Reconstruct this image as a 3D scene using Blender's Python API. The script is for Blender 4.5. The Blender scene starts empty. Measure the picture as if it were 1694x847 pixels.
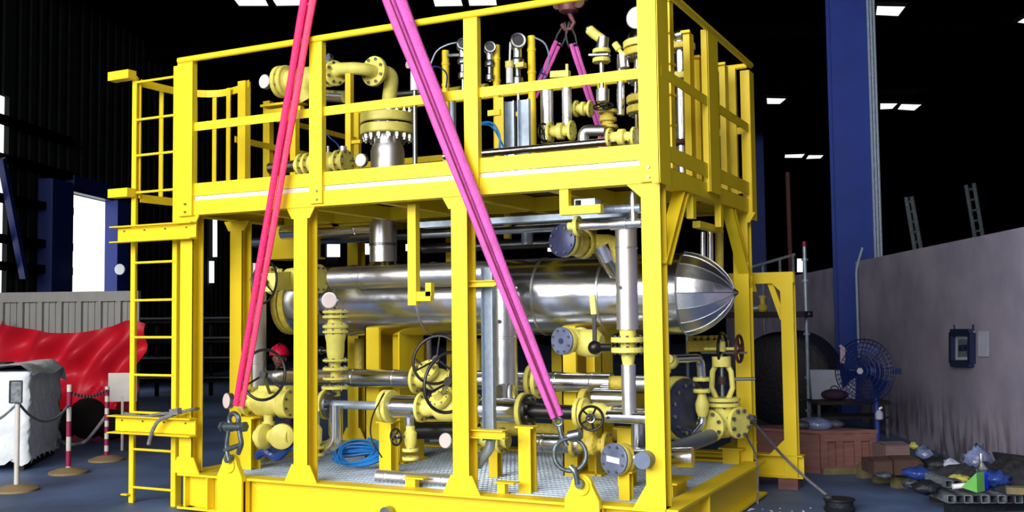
import bpy, math, random
from mathutils import Vector, Matrix
random.seed(7)
C = bpy.context.scene.collection
scn = bpy.context.scene
PI = math.pi
V = Vector

# ---------------------------------------------------------------- camera
CAMP = V((2.11167, -6.41531, 1.24451))
CR = V((0.89516782, 0.44557698, -0.0116505)); CU = V((0.03616135, -0.04654689, 0.99826136)); CF = V((-0.44425999, 0.89403274, 0.05777994))
FPX = 1712.93
cam = bpy.data.cameras.new('camera'); camo = bpy.data.objects.new('camera', cam); C.objects.link(camo)
cam.sensor_fit = 'HORIZONTAL'; cam.sensor_width = 36; cam.lens = 36*FPX/1694
cam.clip_start = .05; cam.clip_end = 300
M = Matrix((CR, CU, -CF)).transposed().to_4x4(); M.translation = CAMP
camo.matrix_world = M
scn.camera = camo

# ---------------------------------------------------------------- light
scn.view_settings.view_transform = 'Standard'
scn.view_settings.look = 'None'
scn.view_settings.gamma = 1.0
scn.view_settings.exposure = 0.0
scn.view_settings.use_curve_mapping = False
scn.render.film_transparent = False
wd = bpy.data.worlds.new('world'); scn.world = wd; wd.use_nodes = True
wd.node_tree.nodes['Background'].inputs[0].default_value = (.45, .6, 1, 1)
wd.node_tree.nodes['Background'].inputs[1].default_value = .012

def area(name, loc, target, sx, sy, power, col):
    l = bpy.data.lights.new(name, 'AREA'); l.shape = 'RECTANGLE'; l.size = sx; l.size_y = sy
    l.energy = power; l.color = col
    o = bpy.data.objects.new(name, l); C.objects.link(o); o.location = loc
    o.rotation_euler = (V(target)-V(loc)).to_track_quat('-Z', 'Y').to_euler()
    return o
# the open end of the hall behind the photographer: daylight
area('daylight_open_end', (-4.2, -14.5, 5.6), (-2.0, .5, 1.4), 17, 6.6, 4700, (1, .98, .94))
# the side doorway left of the skid
area('daylight_side_door', (-15.5, -2.5, 4.4), (-3, .5, 1.4), 7, 4, 620, (.88, .94, 1))
# row of bright roof lights above the bay in front of the skid
area('daylight_roof_lights', (1.8, -5.0, 7.7), (-2.0, .6, 1.0), 3.0, 9, 420, (1, .98, .95))

# ---------------------------------------------------------------- pixel rays onto real planes
def ray(px, py): return CF + CR*((px-847)/FPX) - CU*((py-423.5)/FPX)
def P(px, py, y=None, x=None, z=None):
    d = ray(px, py)
    if y is not None: t = (y-CAMP.y)/d.y
    elif x is not None: t = (x-CAMP.x)/d.x
    else: t = (z-CAMP.z)/d.z
    return CAMP + d*t
def SC(p): return FPX/((V(p)-CAMP).dot(CF))
GZ = -.30
# hall axes: e2 across, e1 deep
E1 = V((-.3714, .9285, 0)).normalized(); E2 = V((E1.y, -E1.x, 0))
def B(a, b, z): return E2*a + E1*b + V((0, 0, z))
def PA(px, py, a):            # ray onto the vertical plane E2.p = a
    d = ray(px, py); return CAMP + d*((a-CAMP.dot(E2))/d.dot(E2))
def PB(px, py, b):
    d = ray(px, py); return CAMP + d*((b-CAMP.dot(E1))/d.dot(E1))

# ---------------------------------------------------------------- materials
def lin(c): return tuple((v/255/12.92 if v/255 <= .04045 else ((v/255+.055)/1.055)**2.4) for v in c)
MATS = {}
def mat(name, col, rough=.5, metal=0., var=.08, scale=6., bump=0., bscale=20., emit=0, col2=None, stretch=None, coat=0):
    m = bpy.data.materials.new(name); m.use_nodes = True; nt = m.node_tree; N = nt.nodes; b = N['Principled BSDF']
    c = lin(col); c2 = lin(col2) if col2 else tuple(max(0, v*(1-var*2.2)) for v in c)
    tc = N.new('ShaderNodeTexCoord'); src = tc.outputs['Object']
    if stretch:
        mp = N.new('ShaderNodeMapping'); mp.inputs['Scale'].default_value = stretch
        nt.links.new(src, mp.inputs['Vector']); src = mp.outputs['Vector']
    nz = N.new('ShaderNodeTexNoise'); nz.inputs['Scale'].default_value = scale; nz.inputs['Detail'].default_value = 4
    nt.links.new(src, nz.inputs['Vector'])
    rp = N.new('ShaderNodeValToRGB'); rp.color_ramp.elements[0].color = (*c2, 1); rp.color_ramp.elements[1].color = (*c, 1)
    rp.color_ramp.elements[0].position = .3; rp.color_ramp.elements[1].position = .62
    nt.links.new(nz.outputs['Fac'], rp.inputs['Fac'])
    if emit:
        b.inputs['Base Color'].default_value = (*c, 1)
        b.inputs['Emission Color'].default_value = (*c, 1); b.inputs['Emission Strength'].default_value = emit
    else:
        nt.links.new(rp.outputs['Color'], b.inputs['Base Color'])
    b.inputs['Roughness'].default_value = rough; b.inputs['Metallic'].default_value = metal
    if coat: b.inputs['Coat Weight'].default_value = coat
    if bump:
        n2 = N.new('ShaderNodeTexNoise'); n2.inputs['Scale'].default_value = bscale; n2.inputs['Detail'].default_value = 3
        nt.links.new(src, n2.inputs['Vector'])
        bp = N.new('ShaderNodeBump'); bp.inputs['Strength'].default_value = bump; bp.inputs['Distance'].default_value = .02
        nt.links.new(n2.outputs['Fac'], bp.inputs['Height']); nt.links.new(bp.outputs['Normal'], b.inputs['Normal'])
    MATS[name] = m
    return m
mat('frame', (245, 215, 42), .42, 0, .03, 3)
mat('valve', (234, 224, 112), .45, 0, .06, 14, bump=.15, bscale=40)
mat('cast', (216, 194, 74), .5, 0, .1, 20, bump=.5, bscale=50)
mat('clad', (226, 229, 236), .2, 1, .04, 5, bump=.12, bscale=5)
mat('cladrough', (228, 231, 236), .34, 1, .05, 9, bump=.15, bscale=12)
mat('cladsoft', (234, 236, 240), .42, 1, .04, 7, bump=.12, bscale=9)
mat('steel', (150, 156, 166), .35, 1, .1, 10)
mat('galv', (172, 188, 208), .42, .5, .1, 20)
mat('grating', (200, 216, 236), .4, .4, .08, 20)
mat('bluegrey', (104, 118, 142), .42, .3, .08, 20)
mat('greypaint', (150, 160, 172), .5, 0, .05, 8)
mat('darkface', (66, 72, 108), .4, .3, .15, 12)
mat('blueface', (128, 138, 172), .38, .35, .15, 12)
mat('black', (14, 14, 17), .38, 0, .1, 10)
mat('rust', (86, 48, 40), .6, .2, .2, 20)
mat('hook', (120, 66, 72), .5, .1, .25, 20)
mat('shackle', (120, 132, 138), .35, .8, .2, 30)
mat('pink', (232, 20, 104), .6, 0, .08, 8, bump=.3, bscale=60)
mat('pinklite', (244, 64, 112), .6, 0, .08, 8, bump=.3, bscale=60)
mat('pinkpale', (206, 84, 176), .6, 0, .1, 8, bump=.3, bscale=60)
mat('seam', (120, 6, 60), .7)
mat('dial', (250, 250, 250), .35, 0, .0)
mat('dialpink', (216, 196, 196), .35, 0, .05)
mat('white', (236, 238, 240), .5, 0, .04)
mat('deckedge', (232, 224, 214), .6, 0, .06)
mat('deckshade', (86, 66, 30), .8, 0, .1)  # dark brown puts the shade under the deck into the plate's colour
mat('heap', (40, 42, 50), .8, 0, .3, 9, bump=1, bscale=14)
mat('bluehose', (44, 146, 235), .4, 0, .06)
mat('ropeg', (128, 128, 130), .8, 0, .2, 40)
mat('floor', (90, 114, 158), .6, 0, .1, 1.1, bump=.08, bscale=30, col2=(58, 74, 104))
mat('wallr', (150, 144, 164), .8, 0, .05, 1.5, col2=(120, 116, 138))
mat('wallstain', (74, 70, 76), .85, 0, .2, 6, stretch=(1, 1, .25))
mat('sheet', (36, 38, 38), .75, 0, .1, 3)
mat('roof', (5, 5, 7), .9, 0, .1, 3)
mat('bluecol', (24, 52, 140), .45, 0, .08, 3)
mat('bluedark', (14, 34, 96), .45, 0, .08, 3)
mat('fence', (172, 172, 170), .65, 0, .06, 3, stretch=(4, 4, .6))
mat('red', (226, 28, 54), .5, 0, .06, 3, bump=.3, bscale=5)
mat('wrap', (240, 246, 252), .5, 0, .04, 4, bump=.9, bscale=7)
mat('wrapblue', (60, 130, 210), .4, 0, .1, 6)
mat('postwhite', (214, 208, 200), .5, 0, .05)
mat('postred', (150, 22, 70), .5, 0, .08)
mat('basewood', (150, 128, 88), .7, 0, .1)
mat('signgrey', (120, 130, 138), .5, 0, .3, 30)
mat('redwood', (126, 84, 78), .75, 0, .15, 5, stretch=(1, 1, 6))
mat('brownwood', (74, 52, 44), .8, 0, .2, 5)
mat('palewood', (120, 108, 74), .8, 0, .2, 8)
mat('darkwood', (46, 38, 36), .8, 0, .2, 8)
mat('tarp_dark', (22, 26, 38), .6, 0, .2, 4, bump=.6)
mat('plastic_blue', (44, 70, 150), .3, 0, .2, 9, bump=.6)
mat('plastic_clear', (110, 124, 165), .2, 0, .25, 9, bump=.9, bscale=14)
mat('green', (110, 190, 90), .5, 0, .1)
mat('paleyel', (190, 190, 90), .6, 0, .1)
mat('cardboard', (116, 94, 96), .8, 0, .1)
mat('bottleblue', (16, 50, 220), .3, 0, .1)
mat('junk', (88, 92, 104), .5, .3, .35, 14)
mat('framedark', (18, 28, 62), .4, 0, .1)
mat('paper', (170, 176, 196), .7, 0, .05)
mat('picture', (100, 118, 120), .6, 0, .3, 30, col2=(40, 50, 60))
mat('helmet', (206, 16, 60), .3, 0, .05)
mat('skin', (122, 74, 66), .6, 0, .08)
mat('coverall', (58, 34, 62), .8, 0, .15)
mat('window', (255, 255, 255), .5, emit=1.6)
mat('lamp', (250, 255, 252), .5, emit=1.3)
mat('towel', (170, 150, 165), .8, 0, .15)

MATS['frame'].node_tree.nodes['Principled BSDF'].inputs['Specular IOR Level'].default_value = .28
for k_ in ('roof', 'sheet'): MATS[k_].node_tree.nodes['Principled BSDF'].inputs['Specular IOR Level'].default_value = 0
# ---------------------------------------------------------------- mesh builder
def basis(ax):
    ax = V(ax).normalized(); h = V((0, 0, 1)) if abs(ax.z) < .9 else V((1, 0, 0))
    u = ax.cross(h).normalized(); v = ax.cross(u).normalized()
    return ax, u, v
class MB:
    def __init__(s): s.v = []; s.f = []; s.ang = 35
    def add(s, vs, fs):
        n = len(s.v); s.v += [V(p) for p in vs]; s.f += [tuple(i+n for i in f) for f in fs]; return s
    def bar(s, a, b, w, h, up=(0, 0, 1)):          # w across, h along up
        a, b = V(a), V(b); d = (b-a).normalized(); up = V(up); sd = d.cross(up)
        if sd.length < 1e-4: up = V((0, 1, 0)); sd = d.cross(up)
        sd.normalize(); u = sd.cross(d).normalized(); vs = []
        for p in (a, b):
            for i, j in ((-1, -1), (1, -1), (1, 1), (-1, 1)): vs.append(p+sd*(w/2*i)+u*(h/2*j))
        return s.add(vs, [(0, 3, 2, 1), (4, 5, 6, 7), (0, 1, 5, 4), (1, 2, 6, 5), (2, 3, 7, 6), (3, 0, 4, 7)])
    def box(s, x0, x1, y0, y1, z0, z1):
        return s.bar(((x0+x1)/2, (y0+y1)/2, z0), ((x0+x1)/2, (y0+y1)/2, z1), abs(x1-x0), abs(y1-y0), (0, 1, 0))
    def ibeam(s, a, b, w, h, t=.012, up=(0, 0, 1)):
        a, b, up = V(a), V(b), V(up).normalized()
        s.bar(a+up*(h/2-t/2), b+up*(h/2-t/2), w, t, up); s.bar(a-up*(h/2-t/2), b-up*(h/2-t/2), w, t, up)
        return s.bar(a, b, t, h-2*t, up)
    def prism(s, poly, ext):
        n = len(poly); ext = V(ext); vs = [V(p) for p in poly]+[V(p)+ext for p in poly]
        nn = (V(poly[1])-V(poly[0])).cross(V(poly[2])-V(poly[1]))
        fl = nn.dot(ext) > 0
        fs = [tuple(range(n)), tuple(range(2*n-1, n-1, -1))] + [(i+n, (i+1) % n+n, (i+1) % n, i) for i in range(n)]
        if fl: fs = [tuple(reversed(f)) for f in fs]
        return s.add(vs, fs)
    def lathe(s, o, ax, prof, seg=24):
        o = V(o); ax, u, v = basis(ax); vs = []; fs = []
        for d, r in prof:
            for k in range(seg):
                a = 2*PI*k/seg; vs.append(o+ax*d+(u*math.cos(a)+v*math.sin(a))*max(r, 1e-4))
        for i in range(len(prof)-1):
            for k in range(seg):
                k2 = (k+1) % seg; fs.append((i*seg+k, i*seg+k2, (i+1)*seg+k2, (i+1)*seg+k))
        fs.append(tuple(range(seg-1, -1, -1))); fs.append(tuple((len(prof)-1)*seg+k for k in range(seg)))
        return s.add(vs, fs)
    def cyl(s, a, b, r, seg=20):
        a, b = V(a), V(b); return s.lathe(a, b-a, [(0, r), ((b-a).length, r)], seg)
    def tube(s, pts, r, seg=12, closed=False, flat=None):
        pts = [V(p) for p in pts]; n = len(pts); vs = []; fs = []; u = None
        for i, p in enumerate(pts):
            t = (pts[(i+1) % n]-pts[i-1]) if closed else (pts[min(i+1, n-1)]-pts[max(i-1, 0)])
            t.normalize()
            if u is None: _, u, _v = basis(t)
            u = (u-t*u.dot(t)).normalized(); w = t.cross(u)
            rr = r[i] if isinstance(r, (list, tuple)) else r
            for k in range(seg):
                a = 2*PI*k/seg; vs.append(p+(u*math.cos(a)+w*math.sin(a))*rr)
        for i in range(n if closed else n-1):
            j = (i+1) % n
            for k in range(seg):
                k2 = (k+1) % seg; fs.append((i*seg+k, i*seg+k2, j*seg+k2, j*seg+k))
        if not closed:
            fs.append(tuple(range(seg-1, -1, -1))); fs.append(tuple((n-1)*seg+k for k in range(seg)))
        return s.add(vs, fs)
    def torus(s, c, ax, R, r, n=28, seg=8):
        ax, u, v = basis(ax); c = V(c)
        return s.tube([c+(u*math.cos(2*PI*k/n)+v*math.sin(2*PI*k/n))*R for k in range(n)], r, seg, True)
    def ball(s, c, r, sx=1, sy=1, sz=1, seg=16):
        c = V(c); n = 8; vs = []; fs = []
        for i in range(n+1):
            t = PI*i/n
            for k in range(seg):
                a = 2*PI*k/seg; q = max(math.sin(t), 1e-3)
                vs.append(c+V((q*math.cos(a)*r*sx, q*math.sin(a)*r*sy, -math.cos(t)*r*sz)))
        for i in range(n):
            for k in range(seg): fs.append((i*seg+k, i*seg+(k+1) % seg, (i+1)*seg+(k+1) % seg, (i+1)*seg+k))
        return s.add(vs, fs)
    def grid(s, fn, nu, nv, th=None):
        vs = [fn(i/nu, j/nv) for j in range(nv+1) for i in range(nu+1)]
        fs = [(j*(nu+1)+i, j*(nu+1)+i+1, (j+1)*(nu+1)+i+1, (j+1)*(nu+1)+i) for j in range(nv) for i in range(nu)]
        return s.add(vs, fs)
    def mesh(s, name, m, org):
        me = bpy.data.meshes.new(name); me.from_pydata([tuple(p-org) for p in s.v], [], s.f); me.update()
        me.polygons.foreach_set('use_smooth', [True]*len(me.polygons))
        if s.ang: me.set_sharp_from_angle(angle=math.radians(s.ang))
        me.materials.append(MATS[m]); return me
def rnd(pts, rad, n=6):          # round the corners of a path
    pts = [V(p) for p in pts]; out = [pts[0]]
    for i in range(1, len(pts)-1):
        a, b, c = pts[i-1], pts[i], pts[i+1]; d1 = (a-b); d2 = (c-b)
        q = min(rad, d1.length*.49, d2.length*.49); p1 = b+d1.normalized()*q; p2 = b+d2.normalized()*q
        for k in range(n+1):
            t = k/n; out.append(p1*(1-t)**2+b*2*t*(1-t)+p2*t*t)
    out.append(pts[-1]); return out

USED = set()
class Thing:
    def __init__(s, name, label, cat, group=None, kind=None):
        s.name, s.label, s.cat, s.group, s.kind = name, label, cat, group, kind; s.parts = []
    def part(s, name, m, parent=None, label=None, kind=None):
        q = MB(); q.nm, q.m, q.par, q.lab, q.kd = name, m, parent, label, kind; s.parts.append(q); return q
    def done(s):
        al = [p for q in s.parts for p in q.v]
        o = V(((min(p.x for p in al)+max(p.x for p in al))/2, (min(p.y for p in al)+max(p.y for p in al))/2, min(p.z for p in al)))
        if len(s.parts) == 1:
            q = s.parts[0]; r = bpy.data.objects.new(s.name, q.mesh(s.name, q.m, o)); r.location = o; C.objects.link(r)
        else:
            r = bpy.data.objects.new(s.name, None); r.location = o; r.empty_display_size = .1; C.objects.link(r)
            for q in s.parts:
                if not q.v: continue
                par = q.par.ob if q.par else r
                q.ob = bpy.data.objects.new(q.nm, q.mesh(q.nm, q.m, o)); C.objects.link(q.ob); q.ob.parent = par
                if q.lab: q.ob['label'] = q.lab
                if q.kd: q.ob['kind'] = q.kd
        if s.kind == 'structure': r['kind'] = 'structure'
        else:
            r['label'] = s.label; r['category'] = s.cat
            if s.group: r['group'] = s.group
            if s.kind: r['kind'] = s.kind
        s.root = r; return r
def struct(name, m, mb):
    mb.ang = 30; o = bpy.data.objects.new(name, mb.mesh(name, m, V((0, 0, 0)))); o['kind'] = 'structure'; C.objects.link(o); return o

XA, YA, ZA = V((1, 0, 0)), V((0, 1, 0)), V((0, 0, 1))
TOCAM = V((.44, -.89, 0))
def fl(T, c, ax, R, t, m='valve', n=8, parent=None, br=None, bm='steel', both=True, hub=.62, name='flange', lab=None):
    """one flange disc centred at c, with its bolts as sub-parts"""
    ax = V(ax).normalized(); c = V(c)
    q = T.part(name, m, parent, lab); q.lathe(c-ax*t/2, ax, [(0, R*hub), (0, R*.97), (t*.12, R), (t*.88, R), (t, R*.97), (t, R*hub)], 28)
    if n:
        _, u, v = basis(ax); br = br or R*.085
        for k in range(n):
            a = 2*PI*(k+.5)/n; p = c+(u*math.cos(a)+v*math.sin(a))*R*.8
            b = T.part('bolt', bm, q if not parent else parent); e = t*.5+br*1.2
            b.lathe(p-ax*e, ax, [(0, br*.6), (0, br), (e*2, br), (e*2, br*.6)], 6)
    return q
def wheel(T, c, ax, R, r, m='black', ns=5, parent=None, tilt=0, name='handwheel'):
    w = T.part(name, m, parent); w.torus(c, ax, R, r, 32, 8); ax, u, v = basis(ax); c = V(c)
    w.lathe(c-ax*r*1.6, ax, [(0, R*.13), (0, R*.16), (r*3.2, R*.16), (r*3.2, R*.1)], 12)
    for k in range(ns):
        a = 2*PI*k/ns+.5; w.tube([c, c+(u*math.cos(a)+v*math.sin(a))*R], r*.75, 6)
    return w
def gauge(name_label, c, ax, R, stem_to, m='dial', cat='gauge', T=None):
    T = T or Thing('pressure_gauge', name_label, cat)
    ax = V(ax).normalized(); c = V(c)
    q = T.part('case', 'steel'); q.lathe(c-ax*R*.6, ax, [(0, R*.8), (R*.1, R*.97), (R*.6, R*.97), (R*.62, R), (R*.7, R), (R*.72, R*.9)], 28)
    d = T.part('dial', m); d.lathe(c+ax*R*.13, ax, [(0, R*.9), (R*.02, R*.9)], 28)
    if stem_to is not None:
        st = T.part('stem', 'steel'); st.tube(rnd([c-ax*R*.3, V(stem_to)], .02), R*.16, 8)
    T.done(); return T
def pipe(label, pts, r, m='clad', rad=None, rings=(), name='pipe', flanges=(), seg=20, cat='pipe', group=None, bands=0, ringm='steel'):
    """pts path, rings: list of (point, axis) seams; flanges: (point, axis, R, t, mat, n)"""
    T = Thing(name, label, cat, group); q = T.part('cladding' if m in ('clad', 'cladrough', 'cladsoft') else 'tube', m)
    q.tube(rnd(pts, rad or r*2.2), r, seg)
    if bands:
        a, b = V(pts[0]), V(pts[1]); ax = (b-a).normalized()
        for k in range(bands):
            p = a+(b-a)*((k+.5)/bands); g = T.part('seam_band', m); g.lathe(p-ax*.012, ax, [(0, r*1.0), (.004, r*1.03), (.02, r*1.03), (.024, r)], 24)
    for f in flanges: fl(T, *f[:4], m=f[4] if len(f) > 4 else 'valve', n=f[5] if len(f) > 5 else 8)
    T.done(); return T
def valve(label, c, ax, st, L, R, stem=.2, wR=0, wr=.008, m='valve', wm='black', ns=5, bolts=8, name='gate_valve', cat='valve', bulge=.7, bonnet=.9, wax=None, yoke=True):
    T = Thing(name, label, cat); ax, st, c = V(ax).normalized(), V(st).normalized(), V(c)
    b = T.part('body', m)
    b.lathe(c-ax*L/2, ax, [(0, R*.6), (L*.14, R*.6), (L*.24, R*.52), (L*.36, R*bulge), (L*.5, R*bulge*1.06), (L*.64, R*bulge), (L*.76, R*.52), (L*.86, R*.6), (L, R*.6)], 24)
    for s in (-1, 1): fl(T, c+ax*(s*(L/2-R*.1)), ax, R, R*.22, m, bolts)
    bo = T.part('bonnet', m); h = R*bonnet
    bo.lathe(c, st, [(0, R*.5), (h, R*.5), (h, R*.74), (h+R*.16, R*.76), (h+R*.17, R*.7), (h+R*.19, R*.7), (h+R*.2, R*.76), (h+R*.36, R*.74), (h+R*.38, R*.36), (h+R*.8, R*.24), (h+R*.9, R*.24)], 24)
    if bolts:
        _, u, v = basis(st)
        for k in range(8):
            a = 2*PI*k/8; p = c+st*h+(u*math.cos(a)+v*math.sin(a))*R*.64
            q = T.part('bolt', 'steel', bo); q.lathe(p-st*R*.06, st, [(0, R*.05), (R*.5, R*.05)], 6)
    top = c+st*(h+R*.85)
    if stem:
        if yoke:
            y = T.part('yoke', m); sd = st.cross(ax).normalized()
            for s in (-1, 1): y.tube([top-st*R*.4+sd*s*R*.2, top+sd*(s*R*.26), top+st*stem*.55+sd*(s*R*.26), top+st*stem*.75+sd*s*R*.06], R*.07, 8)
        s_ = T.part('stem', 'steel'); s_.cyl(top-st*R*.1, top+st*stem*1.08, R*.075, 10)
    if wR: wheel(T, top+st*stem, wax or st, wR, wr, wm, ns)
    T.done(); return T

# ---------------------------------------------------------------- hall (structure)
aR = V((-.12, 9.13, 0)).dot(E2); aL = -11.6
CZ = 8.2; BF = 48
m = MB(); pts = [B(aL-12, -22, GZ), B(16, -22, GZ), B(16, BF+2, GZ), B(aL-12, BF+2, GZ)]
m.prism(pts, (0, 0, -.2)); struct('floor', 'floor', m)
m = MB(); pts = [B(aL-.3, -9, CZ), B(16, -9, CZ), B(16, BF, CZ), B(aL-.3, BF, CZ)]
m.prism(pts, (0, 0, .15)); struct('ceiling', 'roof', m)
for i, b in enumerate(range(0, 44, 6)):
    m = MB(); m.ibeam(B(aL, b, CZ-.25), B(16, b, CZ-.25), .2, .4, .02); struct('trim_%d' % (i+1), 'roof', m)
m = MB(); m.prism([B(aL-.3, BF, GZ), B(16, BF, GZ), B(16, BF, CZ), B(aL-.3, BF, CZ)], E1*.2); struct('wall_back', 'roof', m)
m = MB(); m.prism([B(16, -9, GZ), B(16, BF, GZ), B(16, BF, CZ), B(16, -9, CZ)], E2*.2); struct('wall_far_right', 'roof', m)
# left wall of corrugated sheet with the bright doorway cut out of it
def bof(px, py, a): return PA(px, py, a).dot(E1)
d0, d1 = bof(115, 400, aL), bof(186, 400, aL); dt = PA(150, 328, aL).z
s0, s1 = bof(-60, 250, aL), bof(10, 250, aL)
def corr(mb, b0, b1, z0, z1):
    n = max(2, int((b1-b0)/.18)); 
    for i in range(n):
        ba = b0+(b1-b0)*i/n; bb = b0+(b1-b0)*(i+1)/n; o = .0 if i % 2 else .05
        mb.prism([B(aL+o, ba, z0), B(aL+o, bb, z0), B(aL+o, bb, z1), B(aL+o, ba, z1)], E2*-.12)
m = MB(); corr(m, s1, d0, GZ, CZ); corr(m, d0, d1, dt, CZ); corr(m, d1, BF, GZ, CZ); corr(m, -6, s0, GZ, CZ); corr(m, s0, s1, PA(5, 158, aL).z, CZ)
struct('wall_left', 'sheet', m)
m = MB(); m.prism([B(aL-.05, d0, GZ), B(aL-.05, d1, GZ), B(aL-.05, d1, dt), B(aL-.05, d0, dt)], E2*-.05); struct('window_1', 'window', m)  # added glowing pane, stands in for the bright outside through the open doorway
m = MB(); m.prism([B(aL-.05, s0, 1.5), B(aL-.05, s1, 1.5), B(aL-.05, s1, PA(5, 158, aL).z), B(aL-.05, s0, PA(5, 158, aL).z)], E2*-.05); struct('window_2', 'window', m)  # added glowing pane, stands in for daylight through the gap in the sheeting
# dark girts on the left wall and a brace
for i, (y0) in enumerate((198, 262, 328, 395, 440)):
    p = PA(5, y0, aL+.15); m = MB(); m.bar(B(aL+.15, s0, p.z), B(aL+.15, d0-.25, p.z), .14, .16); struct('trim_%d' % (20+i), 'roof', m)
m = MB(); m.bar(PA(2, 262, aL+.3), PA(40, 460, aL+.3), .12, .12); struct('trim_30', 'bluedark', m)
# door posts (blue steel columns)
for i, (x0, x1, mm, yt) in enumerate(((78, 113, 'bluedark', 300), (187, 213, 'bluecol', 335))):
    a = bof(x0, 420, aL+.25); b = bof(x1, 420, aL+.25); m = MB()
    zp = PA((x0+x1)/2, yt, aL+.2).z; m.prism([B(aL+.05, a, GZ), B(aL+.05, b, GZ), B(aL+.05, b, zp), B(aL+.05, a, zp)], E2*.3); struct('trim_%d' % (31+i), mm, m)
m = MB(); m.prism([B(aL+.05, d0-.3, dt), B(aL+.05, d1+.3, dt), B(aL+.05, d1+.3, dt+.35), B(aL+.05, d0-.3, dt+.35)], E2*.2); struct('trim_33', 'bluedark', m)
# right partition wall, its near half standing a little forward of the blue column
wt = PA(1560, 403, aR).z
bc = bof(1420, 600, aR)
m = MB(); m.prism([B(aR, -5, GZ), B(aR, bc, GZ), B(aR, bc, wt), B(aR, -5, wt)], E2*.15); struct('wall_right', 'wallr', m)
m = MB(); m.prism([B(aR+.12, bc, GZ), B(aR+.12, bc+16, GZ), B(aR+.12, bc+16, wt), B(aR+.12, bc, wt)], E2*.15); struct('wall_right_rear', 'wallr', m)
# dirt band low on the partition, in the wall's own material
wm = MATS['wallr']; nt = wm.node_tree; N = nt.nodes; bs = N['Principled BSDF']; old = bs.inputs['Base Color'].links[0].from_socket
tc = N.new('ShaderNodeTexCoord'); sp = N.new('ShaderNodeSeparateXYZ'); nt.links.new(tc.outputs['Object'], sp.inputs[0])
mr = N.new('ShaderNodeMapRange'); mr.inputs[1].default_value = .42; mr.inputs[2].default_value = -.1; nt.links.new(sp.outputs['Z'], mr.inputs[0])
mp = N.new('ShaderNodeMapping'); mp.inputs['Scale'].default_value = (5, 5, 1.3); nt.links.new(tc.outputs['Object'], mp.inputs[0])
nz = N.new('ShaderNodeTexNoise'); nz.inputs['Scale'].default_value = 1.6; nz.inputs['Detail'].default_value = 5; nt.links.new(mp.outputs[0], nz.inputs['Vector'])
r2 = N.new('ShaderNodeValToRGB'); r2.color_ramp.elements[0].position = .46; r2.color_ramp.elements[1].position = .6; nt.links.new(nz.outputs['Fac'], r2.inputs[0])
mu = N.new('ShaderNodeMath'); mu.operation = 'MULTIPLY'; nt.links.new(mr.outputs[0], mu.inputs[0]); nt.links.new(r2.outputs['Color'], mu.inputs[1])
mx = N.new('ShaderNodeMix'); mx.data_type = 'RGBA'; nt.links.new(mu.outputs[0], mx.inputs['Factor']); nt.links.new(old, mx.inputs['A']); mx.inputs['B'].default_value = (*lin((84, 78, 84)), 1)
nt.links.new(mx.outputs['Result'], bs.inputs['Base Color'])

# windows far off in the dark
def farwin(name, x0, x1, y0, y1, b):
    m = MB(); m.prism([PB(x0, y1, b), PB(x1, y1, b), PB(x1, y0, b), PB(x0, y0, b)], E1*.05); return struct(name, 'window', m)
for i, (x0, x1, y0, y1) in enumerate(((1549, 1564, 349, 367), (1549, 1564, 371, 398), (1319, 1328, 428, 450), (671, 692, 404, 415), (745, 782, 405, 413), (906, 926, 406, 416))):
    farwin('window_%d' % (3+i), x0, x1, y0, y1, BF-.3)

for i, (x0, x1, y0, y1) in enumerate(((541, 561, 404, 425), (585, 610, 403, 421), (352, 357, 360, 425), (346, 352, 432, 468))):
    m = MB(); k = aL+.12; m.prism([PA(x0, y1, k), PA(x1, y1, k), PA(x1, y0, k), PA(x0, y0, k)], E2*.04); struct('window_%d' % (12+i), 'window', m)
# blue H column at the partition wall, with its pipe
def hcol(name, px0, px1, py, a, m='bluecol', zt=CZ):
    q = MB(); b0, b1 = bof(px1, py, a), bof(px0, py, a); w = abs(b1-b0)
    bm_ = (b0+b1)/2
    for z in (1,): 
        q.bar(B(a+.0, bm_-.14, GZ), B(a+.0, bm_-.14, zt), .5, .02, E1); q.bar(B(a, bm_+.14, GZ), B(a, bm_+.14, zt), .5, .02, E1)
        q.bar(B(a, bm_, GZ), B(a, bm_, zt), .016, .28, E1)
    return q
cc = P(1421, 690, z=GZ); 
m = MB(); q0 = cc; rx = CR.copy(); rx.z = 0; rx.normalize()
m.bar(cc-E1*.13, cc-E1*.13+ZA*(CZ-GZ), .56, .025, E1); m.bar(cc+E1*.13, cc+E1*.13+ZA*(CZ-GZ), .56, .025, E1); m.bar(cc, cc+ZA*(CZ-GZ), .02, .26, E1)
struct('trim_40', 'bluecol', m)
m = MB(); a_ = P(1453, 690, z=GZ)-E1*.2
for k in range(3): m.tube([a_+rx*(.045*k-.02)+ZA*1.9, a_+rx*(.045*k-.02)+ZA*(CZ-GZ)], .018, 8)
T = Thing('cable_conduit', 'bundle of grey conduits running up beside the blue column', 'conduit'); T.parts.append(m); m.nm = 'x'; m.m = 'galv'; m.par = None; m.lab = None; m.kd = None; T.done()
T = Thing('downpipe', 'thin grey pipe bent off the near side of the blue column', 'pipe'); q = T.part('downpipe', 'galv')
b_ = P(1416, 694, z=GZ)-E1*.4-E2*.05; q.tube(rnd([b_+ZA*.9+rx*0.02, b_+ZA*(2.15)+rx*.02, b_+ZA*2.45+rx*.12], .1), .018, 8); T.done()
c2 = P(1257, 585, z=GZ)
m = MB(); m.bar(c2-E1*.2, c2-E1*.2+ZA*(CZ-GZ), .6, .03, E1); m.bar(c2+E1*.2, c2+E1*.2+ZA*(CZ-GZ), .6, .03, E1); m.bar(c2, c2+ZA*(CZ-GZ), .03, .4, E1); struct('trim_41', 'bluecol', m)

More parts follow.
